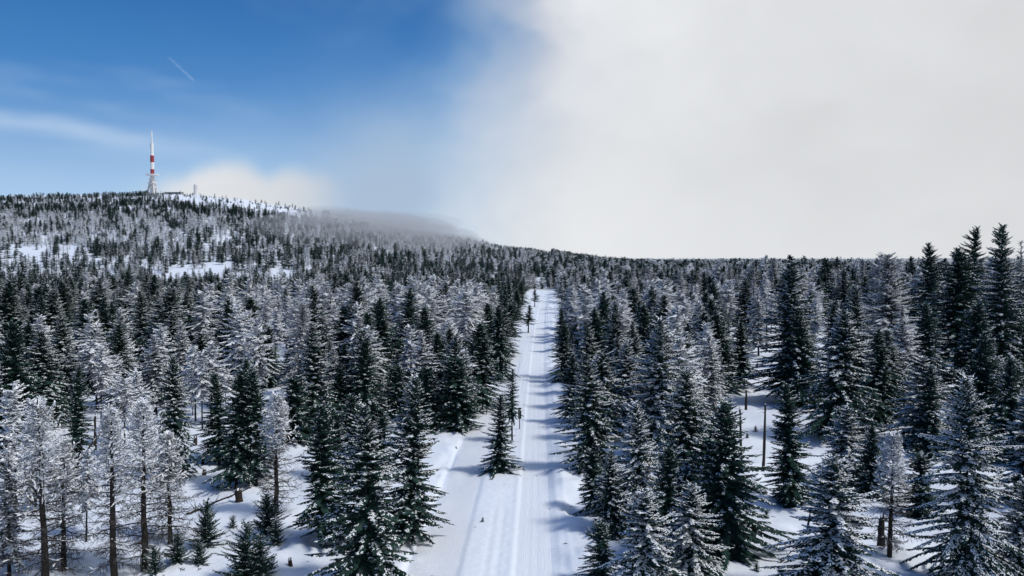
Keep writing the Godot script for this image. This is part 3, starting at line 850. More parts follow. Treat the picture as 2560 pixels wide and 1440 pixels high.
# kind, x, z, height, radius, label, short name for those near it
const SINGLE := [
	["bare", -25.4, -42.3, 10.7, 2.69, "tall dead spruce with drooping bare branches nearest the left edge", "dead spruce nearest the left edge"],
	["bare", -22.2, -43.3, 9.8, 1.8, "dead twin-like spruce with white feathery top, second bare tree from the left"],
	["bare", -21.1, -44.7, 10.2, 2.39, "dead spruce with widest white crown, third bare tree from the left", "wide white dead spruce"],
	["bare", -16.5, -54.6, 8.8, 2.19, "bare white-crowned dead tree standing alone on open snow left of dark foreground spruces", "lone white-crowned dead tree"],
	["frosted", -27.9, -64.5, 10.7, 1.85, "frost-topped spruce standing just behind the wide white dead spruce"],
	["white", -33.5, -52.7, 9.7, 1.43, "slim pale frosted tree on long bare trunk at the left edge", "pale tree at the left edge"],
	["grey", -33.4, -54.6, 8.1, 1.07, "slim grey twiggy tree between left edge and tall dead spruce"],
	["white", -36.9, -71.1, 5.1, 1.09, "slender frosted tree behind the second bare tree, by the leaning dead trunk"],
	["dark", -38.9, -69.7, 9.0, 1.16, "narrow dark spruce left of the leaning dead trunk", "narrow spruce by the leaning trunk"],
	["sapling", -32.9, -59.2, 2.7, 0.91, "small dark young spruce alone on snow right of the tall dead spruce"],
	["white", -37.5, -75.7, 8.4, 2.0, "white frosted tree above the twin white dead spruces", "white tree above the dead spruces"],
	["white", -39.4, -82.5, 6.5, 2.04, "second white frosted tree, lower and right of the white tree above the dead spruces"],
	["white", -32.8, -82.9, 8.6, 1.66, "straight frosted tree with bare lower trunk beside the dark spruce clump", "bare-trunked frosted tree"],
	["white", -32.3, -84.1, 9.3, 1.98, "taller frosted tree immediately right of the bare-trunked frosted tree"],
	["dark", -26.1, -69.7, 8.4, 1.62, "dark spruce forming the left side of the dense clump in the left foreground", "left clump spruce"],
	["dark", -22.1, -62.4, 9.7, 1.8, "big dark drooping spruce in the middle of the dense left clump", "big clump spruce"],
	["dark", -20.6, -62.8, 9.4, 1.96, "dark spruce forming the right side of the dense left clump", "right clump spruce"],
	["dark", -23.8, -69.7, 9.7, 1.73, "dark spruce at the back of the dense left clump"],
	["sapling", -19.0, -48.2, 2.9, 0.98, "small green spruce between wide white dead spruce and lone white-crowned dead tree"],
	["sapling", -18.2, -45.2, 1.6, 0.544, "low snowy young spruce in front of the small green spruce"],
	["sapling", -19.5, -45.3, 1.8, 0.6120000000000001, "snow-dusted young spruce at the foot of the wide white dead spruce"],
	["sapling", -20.1, -43.7, 1.7, 0.5780000000000001, "young spruce at the bottom edge beneath the wide white dead spruce"],
	["sapling", -14.9, -43.3, 3.4, 1.1560000000000001, "bushy young spruce at the bottom edge below the lone white-crowned dead tree"],
	["sapling", -15.7, -50.1, 2.8, 0.93, "young spruce right under the lone white-crowned dead tree"],
	["sapling", -14.1, -43.5, 2.5, 0.8500000000000001, "young spruce at the bottom edge right of the bushy young spruce"],
	["sapling", -14.6, -48.2, 1.6, 0.544, "tiny spruce tucked behind the foot of the lone white-crowned dead tree"],
	["sapling", -18.5, -51.6, 0.9, 0.30600000000000005, "knee-high snowy spruce beside the fallen branch"],
	["dark", -11.8, -48.6, 8.9, 1.98, "dark foreground spruce with needles down to the snow, leftmost of three in front", "leftmost foreground spruce"],
	["frosted", -7.8, -42.6, 10.2, 2.26, "large frost-dusted foreground spruce cut by the bottom edge, left of the road", "large spruce at the bottom edge"],
	["frosted", -6.4, -50.0, 10.5, 2.3, "frosty foreground spruce with long branch reaching over the left path", "spruce reaching over the left path"],
	["dark", -12.9, -63.8, 7.2, 1.83, "dark spruce behind and between the leftmost and large foreground spruces"],
	["dark", -14.4, -64.5, 6.6, 1.57, "dark spruce right behind the leftmost foreground spruce"],
	["dark", -11.2, -66.4, 5.6, 1.47, "dark spruce hidden behind the large foreground spruce"],
	["dark", -16.1, -84.5, 10.0, 2.42, "pointed very dark spruce standing out before the white frosted trees", "pointed dark spruce"],
	["dark", -9.0, -82.5, 8.0, 2.57, "dark spruce behind the spruce reaching over the left path"],
	["dark", -12.5, -87.0, 7.6, 2.16, "dark spruce between the pointed dark spruce and the left path"],
	["dark", -18.7, -84.9, 7.0, 2.3800000000000003, "broad dark spruce left of the pointed dark spruce"],
	["frosted", -20.3, -81.0, 11.8, 2.55, "tall frost-tipped spruce left of the white frosted group", "tall frost-tipped spruce"],
	["dark", -21.6, -77.4, 8.0, 2.41, "dark spruce at the foot of the white frosted group"],
	["dark", -5.4, -82.1, 9.2, 3.128, "wide dark spruce at the left path's edge, nearest complete one beside the path", "wide spruce on the left verge"],
	["dark", -8.7, -100.3, 7.5, 1.88, "slim dark spruce just left of the wide spruce on the left verge"],
	["dark", -3.6, -95.1, 10.4, 2.84, "dark spruce on the left verge directly behind the wide one"],
	["dark", -2.0, -117.4, 11.3, 2.33, "third dark spruce along the left verge"],
	["dark", -1.3, -144.3, 9.0, 2.38, "fourth dark spruce along the left verge"],
	["dark", -0.2, -179.7, 8.8, 2.57, "fifth dark spruce along the left verge"],
	["dark", -3.8, -138.6, 10.5, 2.75, "dark spruce behind the third one along the left verge"],
	["dark", 1.4, -228.5, 9.1, 2.51, "sixth dark spruce along the left verge, smaller"],
	["dark", 3.2, -288.2, 9.4, 2.37, "seventh dark spruce along the left verge, near the far end"],
	["roadside", -1.2, -66.0, 6.6, 1.7, "dark young spruce growing between the two snow tracks, nearest the camera", "spruce between the tracks"],
	["slim", -0.0, -77.4, 7.3, 0.99, "slim dark spruce right behind the nearest one between the tracks"],
	["lonely", 3.9, -189.3, 6.9, 1.93, "small lone spruce on bare stem standing in the middle of the snowy road", "lone spruce on the road"],
	["lonely", 8.4, -290.5, 6.6, 1.92, "farther small lone spruce on bare stem on the snowy road"],
	["dark", 6.3, -85.8, 7.5, 1.42, "slim dark spruce on the right verge with its trunk foot showing", "slim spruce on the right verge"],
	["dark", 7.7, -113.9, 8.7, 2.01, "dark spruce on the right verge behind the slim one"],
	["frosted", 7.0, -66.7, 10.3, 2.22, "tall frost-dusted spruce in the right roadside row", "tall spruce of the right row"],
	["frosted", 9.5, -93.6, 10.5, 2.25, "frosted spruce directly behind the tall one of the right row"],
	["dark", 5.9, -56.7, 5.5, 1.32, "dark spruce on the right verge beside the bluest snow hollow", "spruce by the snow hollow"],
	["draped", 12.6, -68.3, 13.0, 3.3, "big heavily frosted spruce in the middle of the right clump", "big frosted spruce right of the road"],
	["draped", 12.3, -84.1, 9.3, 2.37, "grey-white spruce left of the big heavily frosted one"],
	["frosted", 12.4, -54.4, 10.8, 2.44, "tall spruce with frosted tip and dark flanks in the right clump", "frosted-tip spruce"],
	["draped", 8.6, -51.6, 9.0, 2.01, "thickly frosted spruce in front of the big heavily frosted one", "thickly frosted spruce"],
	["frosted", 6.5, -50.8, 5.9, 1.34, "frosted bushy spruce at left of the thickly frosted one, beside the road"],
	["draped", 9.7, -42.8, 6.0, 1.93, "young frosted spruce with sharp white leader at the bottom of the right clump", "spruce with sharp white leader"],
	["draped", 7.0, -40.9, 6.2, 2.08, "frosted spruce cut by the bottom edge at the right clump's front", "frosted spruce at the bottom edge"],
	["dark", 12.8, -46.9, 9.9, 2.59, "broad very dark spruce closing the right side of the right clump", "broad dark spruce right of the road"],
	["dark", 5.0, -42.8, 3.9, 1.05, "dark low spruce at the bottom edge on the right verge"],
	["dark", 13.1, -52.0, 7.5, 2.02, "dark spruce in the core of the right clump"],
	["dark", 9.1, -46.4, 7.2, 1.75, "dark spruce in the front core of the right clump"],
	["dark", 28.2, -106.0, 11.5, 3.7, "dark spruce with bare foot behind the open snow strip", "bare-footed dark spruce"],
	["dark", 25.7, -104.1, 11.3, 2.53, "dark spruce with visible trunk left of the bare-footed one"],
	["dark", 24.8, -111.4, 9.2, 2.7, "dark spruce behind the big heavily frosted one"],
	["dark", 31.4, -108.0, 9.5, 2.14, "dark spruce at the right end of the back clump by the snow strip"],
	["frosted", 12.9, -99.4, 13.0, 2.39, "frost-dusted spruce at the back of the right row"],
	["frosted", 13.9, -124.0, 10.8, 2.55, "frosted spruce in the back of the right row nearer the road"],
	["dark", 10.9, -124.0, 8.2, 2.18, "dark spruce along the right verge, third from the slim one"],
	["dark", 9.8, -150.5, 8.4, 2.15, "dark spruce along the right verge, fourth from the slim one"],
	["white", 31.8, -171.0, 10.8, 3.0, "white frosted tree, leftmost of the white row behind the right clump", "leftmost white-row tree"],
	["white", 32.8, -164.6, 10.9, 2.7, "white frosted tree, second of the white row behind the right clump"],
	["white", 36.9, -172.6, 11.4, 3.44, "white frosted tree with thick trunk, third of the white row"],
	["white", 41.0, -176.1, 10.0, 2.68, "white frosted tree, fourth of the white row behind the right clump"],
	["white", 40.8, -163.0, 10.7, 3.25, "white flat-topped frosted tree, fifth of the white row"],
	["white", 50.1, -181.5, 13.1, 3.61, "tallest white frosted tree ending the white row on the right", "tallest white-row tree"],
	["grey", 45.3, -144.3, 12.8, 2.14, "grey twiggy tree on dark trunk at the top of the snow strip", "grey tree at the snow strip"],
	["grey", 47.1, -153.1, 17.6, 1.4, "very thin grey pole-like tree left of the grey tree at the snow strip"],
	["frosted", 33.8, -96.1, 18.0, 4.07, "tall grey-green spruce rising right of the snow strip", "tall spruce right of the strip"],
	["dark", 34.7, -94.1, 11.9, 3.05, "dark spruce in front of the tall one right of the snow strip"],
	["frosted", 32.7, -78.8, 13.3, 3.61, "broad spruce with spreading layered branches and visible trunk", "broad layered spruce"],
	["draped", 51.6, -107.0, 19.2, 6.28, "very large grey-white twiggy spruce with broad crown", "large grey-white spruce"],
	["dark", 73.6, -138.6, 20.5, 3.96, "dark flat-topped spruce against the sky right of the large grey-white one", "flat-topped dark spruce"],
	["dark", 66.8, -118.1, 19.6, 5.44, "tall green spruce with frosted shoulders and thick dark trunk", "tall green spruce"],
	["dark", 80.0, -138.6, 23.8, 3.96, "dark spruce top against the sky behind the tall green one", "dark top against the sky"],
	["frosted", 62.7, -100.8, 22.7, 4.27, "tallest spruce against the sky near the right edge", "tallest spruce at the right"],
	["grey", 88.1, -136.0, 21.4, 2.79, "grey thin spruce at the right edge beside the tallest spruce"],
	["white", 72.4, -189.3, 12.0, 3.1, "pale sparse frosted tree right of the tall spruce beside the strip"],
	["white", 102.2, -253.1, 10.7, 3.55, "small snowy tree with tiered bare branches on distant open snow"],
	["draped", 40.0, -75.7, 9.3, 3.1620000000000004, "fluffy white spruce below the tall green spruce", "fluffy white spruce"],
	["dark", 20.6, -57.7, 9.4, 1.73, "dark spruce on clear dark trunk right of the snow strip", "clear-trunked dark spruce"],
	["draped", 26.9, -62.9, 6.6, 2.244, "frost-crowned spruce before the broad layered spruce"],
	["draped", 16.8, -40.8, 8.0, 2.71, "large white-draped spruce filling the bottom right foreground", "large white-draped spruce"],
	["bare", 22.9, -47.1, 7.7, 1.64, "bare leaning grey tree between the two large white-draped spruces", "bare grey tree at right"],
	["draped", 24.5, -41.8, 11.9, 2.67, "largest white-topped spruce with dark lower branches in the right foreground", "largest white-topped spruce"],
	["draped", 27.4, -42.1, 6.2, 1.5, "white spruce with bare white leader in the bottom right corner", "white spruce in the corner"],
	["draped", 37.4, -57.1, 9.2, 2.36, "frosted spruce cut by the right edge above the corner spruce"],
	["dark", 27.2, -59.0, 6.1, 1.7, "dark spruce behind the frost-crowned spruce"],
	["dark", 28.5, -54.4, 5.6, 1.7, "dark spruce behind the largest white-topped spruce"],
	["frosted", 42.4, -96.7, 15.3, 2.87, "grey-green spruce between the tall spruce and the large grey-white spruce"],
	["dark", 47.7, -80.1, 10.9, 3.0, "dark spruce under the tallest spruce at the right"],
	["bare", -25.9, -44.9, 7.9, 1.8, "thin bare dead tree between the tall dead spruce and its twin-like neighbour"],
	["bare", -22.0, -50.1, 7.4, 1.94, "low bare dead tree right of the widest white crown, over young spruces"],
	["grey", -28.5, -44.0, 7.5, 1.32, "grey twiggy tree at the bottom left corner"],
	["white", -27.2, -49.7, 6.2, 1.18, "pale frosted tree right of the tall dead spruce, before the leaning trunk"],
	["snag", 21.4, -66.5, 6.0, 0.14, "tall bare standing dead trunk beside the clear-trunked dark spruce", "tall dead trunk"],
	["snag", 20.2, -68.7, 5.1, 0.14, "bare dead trunk at the right flank of the broad dark spruce"],
	["snag", 27.5, -92.1, 2.6, 0.19, "short thick dead trunk alone on the snow strip"],
	["snag", -39.0, -73.2, 3.5, 0.15, "bare thin dead trunk right of the leaning dead trunk"],
	["snag", -35.3, -54.2, 6.8, 0.11, "bare dead trunk at the extreme left edge"],
	["snag", -37.5, -58.5, 5.6, 0.12, "dead trunk left of the tall dead spruce, second from the edge"],
	["snag", -38.4, -61.6, 4.9, 0.13, "thin dead trunk behind the pale tree at the left edge"],
	["snag", 48.8, -150.5, 8.4, 0.23, "thin dead trunk right of the grey tree at the snow strip"],
	["snag", 23.2, -48.9, 1.8, 0.28, "thick broken trunk at the foot of the bare grey tree"],
	["snag", 19.5, -51.8, 1.6, 0.11, "short slanting dead trunk left of the large white-draped spruce"],
	["stump", -20.2, -57.8, 1.0, 0.27, "tall stump behind the fallen branch, left of the lone white-crowned dead tree"],
	["stump", -31.0, -76.4, 0.9, 0.2, "stump on the snow slope beside the bare-trunked frosted tree"],
	["stump", -27.5, -69.4, 0.5, 0.14, "small dark stump left of the dense left clump"],
	["stump", -26.1, -66.1, 0.6, 0.17, "lower small dark stump left of the dense left clump"],
	["stump", -33.5, -62.5, 0.8, 0.13, "thin stump right of the small dark young spruce"],
	["stump", 15.6, -50.4, 1.0, 0.18, "dark stump on the open snow in the lower snow strip"],
	["stump", -12.9, -45.3, 0.4, 0.136, "low snow-capped stump on the snow beside the leftmost foreground spruce"],
	["tiny", 17.7, -54.2, 0.7, 0.238, "tiny spruce seedling above the dark stump in the snow strip"],
	["tiny", 25.5, -81.9, 0.7, 0.238, "tiny spruce seedling beside the tall dead trunk"],
	["tiny", 23.7, -78.8, 0.6, 0.20400000000000001, "tiny spruce seedling left of the tall dead trunk"],
	["tiny", 14.0, -44.5, 0.6, 0.20400000000000001, "tiny spruce seedling at the bottom of the snow strip"],
	["tiny", 36.8, -121.8, 0.8, 0.272, "tiny spruce seedling at the top of the snow strip"],
	["tiny", 40.9, -130.9, 1.0, 0.34, "second tiny spruce seedling at the top of the snow strip, farther right"],
	["tiny", -2.0, -53.1, 0.4, 0.136, "tiny spruce twig sticking out of the snow between the two tracks"],
	["tiny", -5.3, -74.0, 0.3, 0.10200000000000001, "tiny dark twig on the left snow bank"],
	["tiny", -32.3, -60.6, 0.6, 0.20400000000000001, "low twiggy seedling beside the thin stump"],
	["tiny", 5.2, -69.7, 0.4, 0.136, "tiny spruce seedling on the right road verge"],
	["tiny", 42.1, -84.9, 0.9, 0.30600000000000005, "tiny spruce seedling on the snow behind the bare grey tree"],
]

func _single_trees() -> void:
	for r in SINGLE:
		var kind: String = r[0]
		rng.seed = hash(r[5])
		match kind:
			"bare": bare_tree(r[1], r[2], r[3], r[4], r[5])
			"snag": dead_trunk(r[1], r[2], r[3], maxf(r[4], 0.11), r[5], rng.randf_range(-0.02, 0.05) if not "slanting" in r[5] else 0.35)
			"stump": stump(r[1], r[2], r[3], r[4], r[5])
			"tiny": plant("sapling", r[1], r[2], r[3], r[4], r[5])
			_: plant(kind, r[1], r[2], r[3], r[4], r[5])
		standing.append([r[1], r[2], r[4] if kind in ["bare", "dark", "frosted", "draped", "white", "grey"] else 0.5])

func density(u: float, d: float) -> float:          # how thickly trees stand: u = across / depth
	var s := u * d - road_x(d)
	if d < 440.0 and s > (-9.4 if d < 80.0 else lerpf(-9.0, -8.0, smoothstep(80.0, 112.0, d)) - 2.2 * smoothstep(112.0, 300.0, d)) and s < 6.5: return 0.0
	if d > 470.0 and d < 640.0 and u > -0.03 and u < 0.045: return 0.0
	if absf(u + 0.396) < 0.035 and d > 480.0 and d < 610.0: return 0.05
	if absf(u + 0.30) < 0.03 and d > 500.0 and d < 570.0: return 0.08
	if absf(u + 0.60) < 0.07 and d > 600.0 and d < 760.0: return 0.12
	if absf(u + 0.255) < 0.012 and d > 200.0 and d < 240.0: return 0.0
	if u > 0.0:
		if u > 0.262 and u < 0.345 and d < 165.0: return 0.0
		if u > 0.262 and d < 75.0: return 0.08
		if u > 0.335 and d < 110.0: return 0.22
		if u > 0.27 and d < 240.0: return 0.24
		if d < 70.0: return 0.0
		return 0.85
	if d < 62.0: return 0.0
	if u < -0.3 and d < 75.0: return 0.12
	if d < 88.0: return 0.6 if u < -0.36 else 0.0
	if u < -0.30 and d < 140.0: return 0.75
	if u < -0.14 and d > 300.0 and d < 640.0: return (0.32 + 0.38 * smoothstep(-0.32, -0.2, u)) * (1.0 if d > 360.0 else 1.6)
	return 0.85 if d < 640.0 else 0.55

func pick(u: float, d: float, x: float, z: float) -> String:
	var a := nz.get_noise_2d(x * 1.2 + 400.0, z * 1.2)
	var w := 0.22
	var g := 0.12
	if u < -0.04 and u > -0.33 and d > 112.0 and d < 205.0: w = 0.74
	elif u < -0.32 and u > -0.48 and d > 80.0 and d < 170.0: w = 0.55
	elif u > 0.17 and u < 0.29 and d > 140.0 and d < 210.0: w = 0.6
	elif u > 0.03 and d > 190.0: w = 0.2; g = 0.22
	elif u > -0.17 and u < 0.16 and d > 700.0: w = 0.42
	elif u < 0.03 and d > 205.0 and d < 420.0: w = 0.07; g = 0.10
	elif d > 420.0 and d < 650.0: w = 0.10; g = 0.26
	elif d > 720.0 and d < 1080.0 and u < -0.36: w = 0.62; g = 0.04
	elif d > 1080.0: w = 0.16; g = 0.03
	elif d > 650.0: w = 0.26; g = 0.10
	w *= clampf(1.0 + 3.0 * a, 0.15, 1.6)
	var f := rng.randf()
	if f < w: return "white"
	if f < w + g: return "grey"
	return "frosted" if rng.randf() < (0.28 if u < 0.0 else 0.42) * (1.0 if d < 250.0 else 0.4) else "dark"

const ORDINAL := ["nearest", "second", "third", "fourth", "fifth", "sixth", "seventh", "eighth", "ninth", "tenth", "eleventh", "twelfth", "thirteenth", "fourteenth", "fifteenth", "sixteenth", "seventeenth", "eighteenth", "nineteenth", "twentieth"]
const LOOK := {"dark": "dark green spruce", "frosted": "frost-dusted spruce", "white": "white rime-covered tree", "grey": "grey twiggy tree"}
const MOST := {"dark": 260, "frosted": 170, "white": 190, "grey": 90}

func _forest() -> void:
	var near := []
	var far := {}
	rng.seed = 2024
	var spots := []
	var cell := 4.5
	var zi := 62.0
	while zi < 470.0:
		var reach := zi * 0.74 + 12.0
		var x := -reach
		while x < reach:
			spots.append([x + rng.randf_range(-0.45, 0.45) * cell, zi + rng.randf_range(-0.45, 0.45) * cell])
			x += cell
		zi += cell
	cell = 4.9
	while zi < 1750.0:
		var reach := zi * 0.72 + 10.0
		var x := -reach
		while x < minf(reach, 260.0 + zi * 0.15):
			spots.append([x + rng.randf_range(-0.45, 0.45) * cell, zi + rng.randf_range(-0.45, 0.45) * cell])
			x += cell
		zi += cell
	cell = 4.8
	zi = 22.0
	while zi < 62.0:                                   # beside the picture, for a view from a step aside
		for side in [-1.0, 1.0]:
			var x := zi * 0.70 + 4.0
			while x < zi * 0.74 + 26.0:
				spots.append([side * (x + rng.randf_range(-1.5, 1.5)), zi + rng.randf_range(-2, 2)])
				x += cell
		zi += cell
	for p in spots:
		var x: float = p[0]
		var d: float = p[1]
		var u := x / d
		var roll := rng.randf()
		var dens := density(u, d) if d > 59.0 else 0.5
		if d > 430.0:
			var r := ridge(u)
			var t := (d - 430.0) / (r.x - 430.0)
			if t > 1.04: continue
			var edge := 1.0 if u < -0.46 or u > -0.17 else 0.74 + 0.08 * nz.get_noise_2d(x * 2.0, d * 2.0) + 0.2 * smoothstep(-0.40, -0.45, u) + 0.16 * smoothstep(-0.24, -0.17, u)
			if t > edge: dens *= 0.06
			dens *= 1.0 if d > 650.0 else 0.9
		var stand := nz.get_noise_2d(x * (1.1 if d > 420.0 else 2.2) - 700.0, d * (1.1 if d > 420.0 else 2.2))
		if d > 95.0 and d < 420.0: dens *= (0.32 if u < 0.0 else 0.45) + 0.62 * smoothstep(-0.2, 0.1, stand)
		elif d >= 420.0: dens *= 0.22 + 0.9 * smoothstep(-0.2, 0.12, stand)
		if roll > dens: continue
		var kind := pick(u, d, x, -d)
		var size := rng.randf()
		var H := lerpf(8.0, 12.5, size)
		if u > 0.26 and d > 110.0: H = lerpf(11.0, 18.5, size * size) if d < 400.0 else lerpf(10, 15, size)
		elif u > 0.05 and d > 95.0: H = lerpf(9.0, 14.0, size)
		elif u < -0.04 and d > 110.0 and d < 220.0: H = lerpf(11.0, 14.0, size)
		elif d > 650.0: H = lerpf(6.5, 11.0, size) * (1.0 - 0.35 * smoothstep(1100.0, 1500.0, d))
		if d < 62.0: H = lerpf(7.0, 11.0, size)
		if d > 640.0: H *= 1.15
		H *= rng.randf_range(0.82, 1.1)
		if rng.randf() < 0.16: H *= 0.55
		var R := H * rng.randf_range(0.19, 0.29) * (0.85 if kind in ["white", "grey"] else 1.0) * (1.0 if d < 420.0 else 1.3)
		var clear := true
		if d < 340.0:
			for q in standing:
				if absf(q[0] - x) < 4.0 and Vector2(q[0] - x, q[1] + d).length() < 0.62 * (q[2] + R):
					clear = false
					break
		if not clear: continue
		var inside := absf(u) < 0.67 and d > 62.0
		if d < 340.0 and inside: near.append([kind, x, -d, H, R, H / d])
		else:
			var key := "%s %d" % [kind, rng.randi() % 4]
			var lod := "mid" if d < 520.0 else "low"
			if rng.randf() < 0.10 and d > 300.0 and d < 720.0: key = "snag 0"
			var tf := Transform3D(Basis(Vector3.UP, rng.randf() * TAU).scaled(Vector3(R / 2.0, H / 10.0, R / 2.0)), on_ground(x, -d, 0.2))
			if not far.has(lod + " " + key): far[lod + " " + key] = []
			far[lod + " " + key].append(tf)
			if d > 300.0 and u < -0.1 and d < 720.0 and rng.randf() < 0.55:      # thin dead poles among the trees on the slope
				var sx := x + rng.randf_range(-3, 3)
				var sz := -d + rng.randf_range(-3, 3)
				var hh := rng.randf_range(0.5, 1.0)
				if not far.has(lod + " snag 0"): far[lod + " snag 0"] = []
				if density(sx / -sz, -sz) > 0.02: far[lod + " snag 0"].append(Transform3D(Basis(Vector3.UP, rng.randf() * TAU).scaled(Vector3(1.0, hh, 1.0)), on_ground(sx, sz, 0.2)))
	near.sort_custom(func(a, b): return a[5] > b[5])
	var used := {"dark": 0, "frosted": 0, "white": 0, "grey": 0}
	var single := []
	for t in near:
		if used[t[0]] < MOST[t[0]]:
			used[t[0]] += 1
			single.append(t)
		else:
			var key := "mid %s %d" % [t[0], rng.randi() % 4]
			if not far.has(key): far[key] = []
			far[key].append(Transform3D(Basis(Vector3.UP, rng.randf() * TAU).scaled(Vector3(t[4] / 2.0, t[3] / 10.0, t[4] / 2.0)), on_ground(t[1], t[2], 0.2)))
	# each single tree is named after the remarkable one that it stands nearest to
	var marks := []
	for r in SINGLE:
		if r.size() > 6: marks.append(r)
	var lists := {}
	for t in single:
		var best = null
		var least := 1e9
		for m in marks:
			var pu: float = (t[1] / -t[2] - m[1] / -m[2]) * 1971.0
			var gap := absf(pu) * 0.7 + absf(log(t[2] / m[2])) * 260.0 + (500.0 if t[2] > m[2] + 6.0 else 0.0)
			if gap < least:
				least = gap
				best = m
		var dx: float = (t[1] / -t[2] - best[1] / -best[2]) * 1971.0
		var behind: float = best[2] - t[2]
		var where := "behind" if behind > 6.0 else ("in front of" if behind < -6.0 else "beside")
		var side := "" if absf(dx) < 45.0 else (" left of" if dx < 0 else " right of")
		var rel: String = (where + " and" + side if where != "beside" else "just" + side) if side else where
		if where == "in front of" and side: rel = "before and" + side
		if rel == "beside": rel = "close to"
		if side == "" and where == "behind": rel = "straight behind"
		var key := "%s|%s|%s" % [t[0], rel, best[6]]
		if not lists.has(key): lists[key] = []
		lists[key].append([Vector2(t[1] - best[1], t[2] - best[2]).length(), t])
	for key in lists:
		var l: Array = lists[key]
		l.sort_custom(func(a, b): return a[0] < b[0])
		var w: PackedStringArray = key.split("|")
		for i in l.size():
			var t: Array = l[i][1]
			var adj := "tall " if t[3] > 13.0 else ("small " if t[3] < 8.0 else "")
			rng.seed = int(absf(t[1]) * 1000.0) + i
			var said := "%s %s%s %s the %s" % [ORDINAL[mini(i, 19)] if l.size() > 1 else "only", adj, LOOK[t[0]], w[1], w[2]]
			if said.split(" ").size() > 16: said = said.replace(" " + adj, " ") if adj else said.replace("straight ", "")
			if said.split(" ").size() > 16: said = said.replace(" tree ", " ").replace("green ", "")
			plant(t[0], t[1], t[2], t[3], t[4], said)
	var shown := {"dark": "dark spruces", "frosted": "frost-dusted spruces", "white": "white rime-covered trees", "grey": "grey twiggy trees", "snag": "thin dead trunks"}
	var called := {"dark": "spruce_forest", "frosted": "frosted_spruce_forest", "white": "rime_covered_forest", "grey": "twiggy_grey_forest", "snag": "dead_trunk_stand"}
	var dims := [[10.0, 2.0, {}], [10.0, 2.0, {"base": 0.2, "lop": 0.3}], [10.0, 2.0, {"sag": 0.55, "gap": 0.15}], [10.0, 2.0, {"pow": 0.95, "gap": 0.1}]]
	for key in far:
		var w: PackedStringArray = key.split(" ")
		var m: ArrayMesh
		if w[1] == "snag":
			m = ArrayMesh.new()
			var tr := Mb.new()
			tr.tube([Vector3(0, -0.5, 0), Vector3(0.1, 4, 0), Vector3(0.25, 9.5, 0.1)], [0.16, 0.12, 0.03], 4, Color(0.06, 0.05, 0.045))
			rng.seed = 77
			for k in 34:
				var y := rng.randf_range(1.5, 9.2)
				var a := rng.randf() * TAU
				tr.kite(Vector3(0.1, y, 0), Vector3(cos(a), -0.2, sin(a)).normalized(), Vector3.UP, rng.randf_range(0.3, 1.0), 0.04, Color(0.07, 0.06, 0.055))
			tr.into(m, M.bark)
		else:
			var dm: Array = dims[int(w[2])]
			var more: Dictionary = dm[2].duplicate()
			if w[0] == "low": more.merge({"dark": {"rime_lo": 0.03, "rime_hi": 0.12, "pow": 0.55}, "frosted": {"rime_lo": 0.2, "rime_hi": 0.7}, "white": {"rime_lo": 0.95, "rime_hi": 1.0, "rw": 2.2, "nb": 9, "base": 0.15, "pow": 0.55}, "grey": {"nb": 9}}[w[1]], true)
			m = coarse_tree(w[1], int(w[2]), dm[0], dm[1], 2.0 if w[0] == "mid" else 3.4, more)
		scatter(called[w[1]], m, far[key], "%s of the %s" % [shown[w[1]], "middle distance below the hill" if w[0] == "mid" else "far wooded hillside under the summit"], "forest")

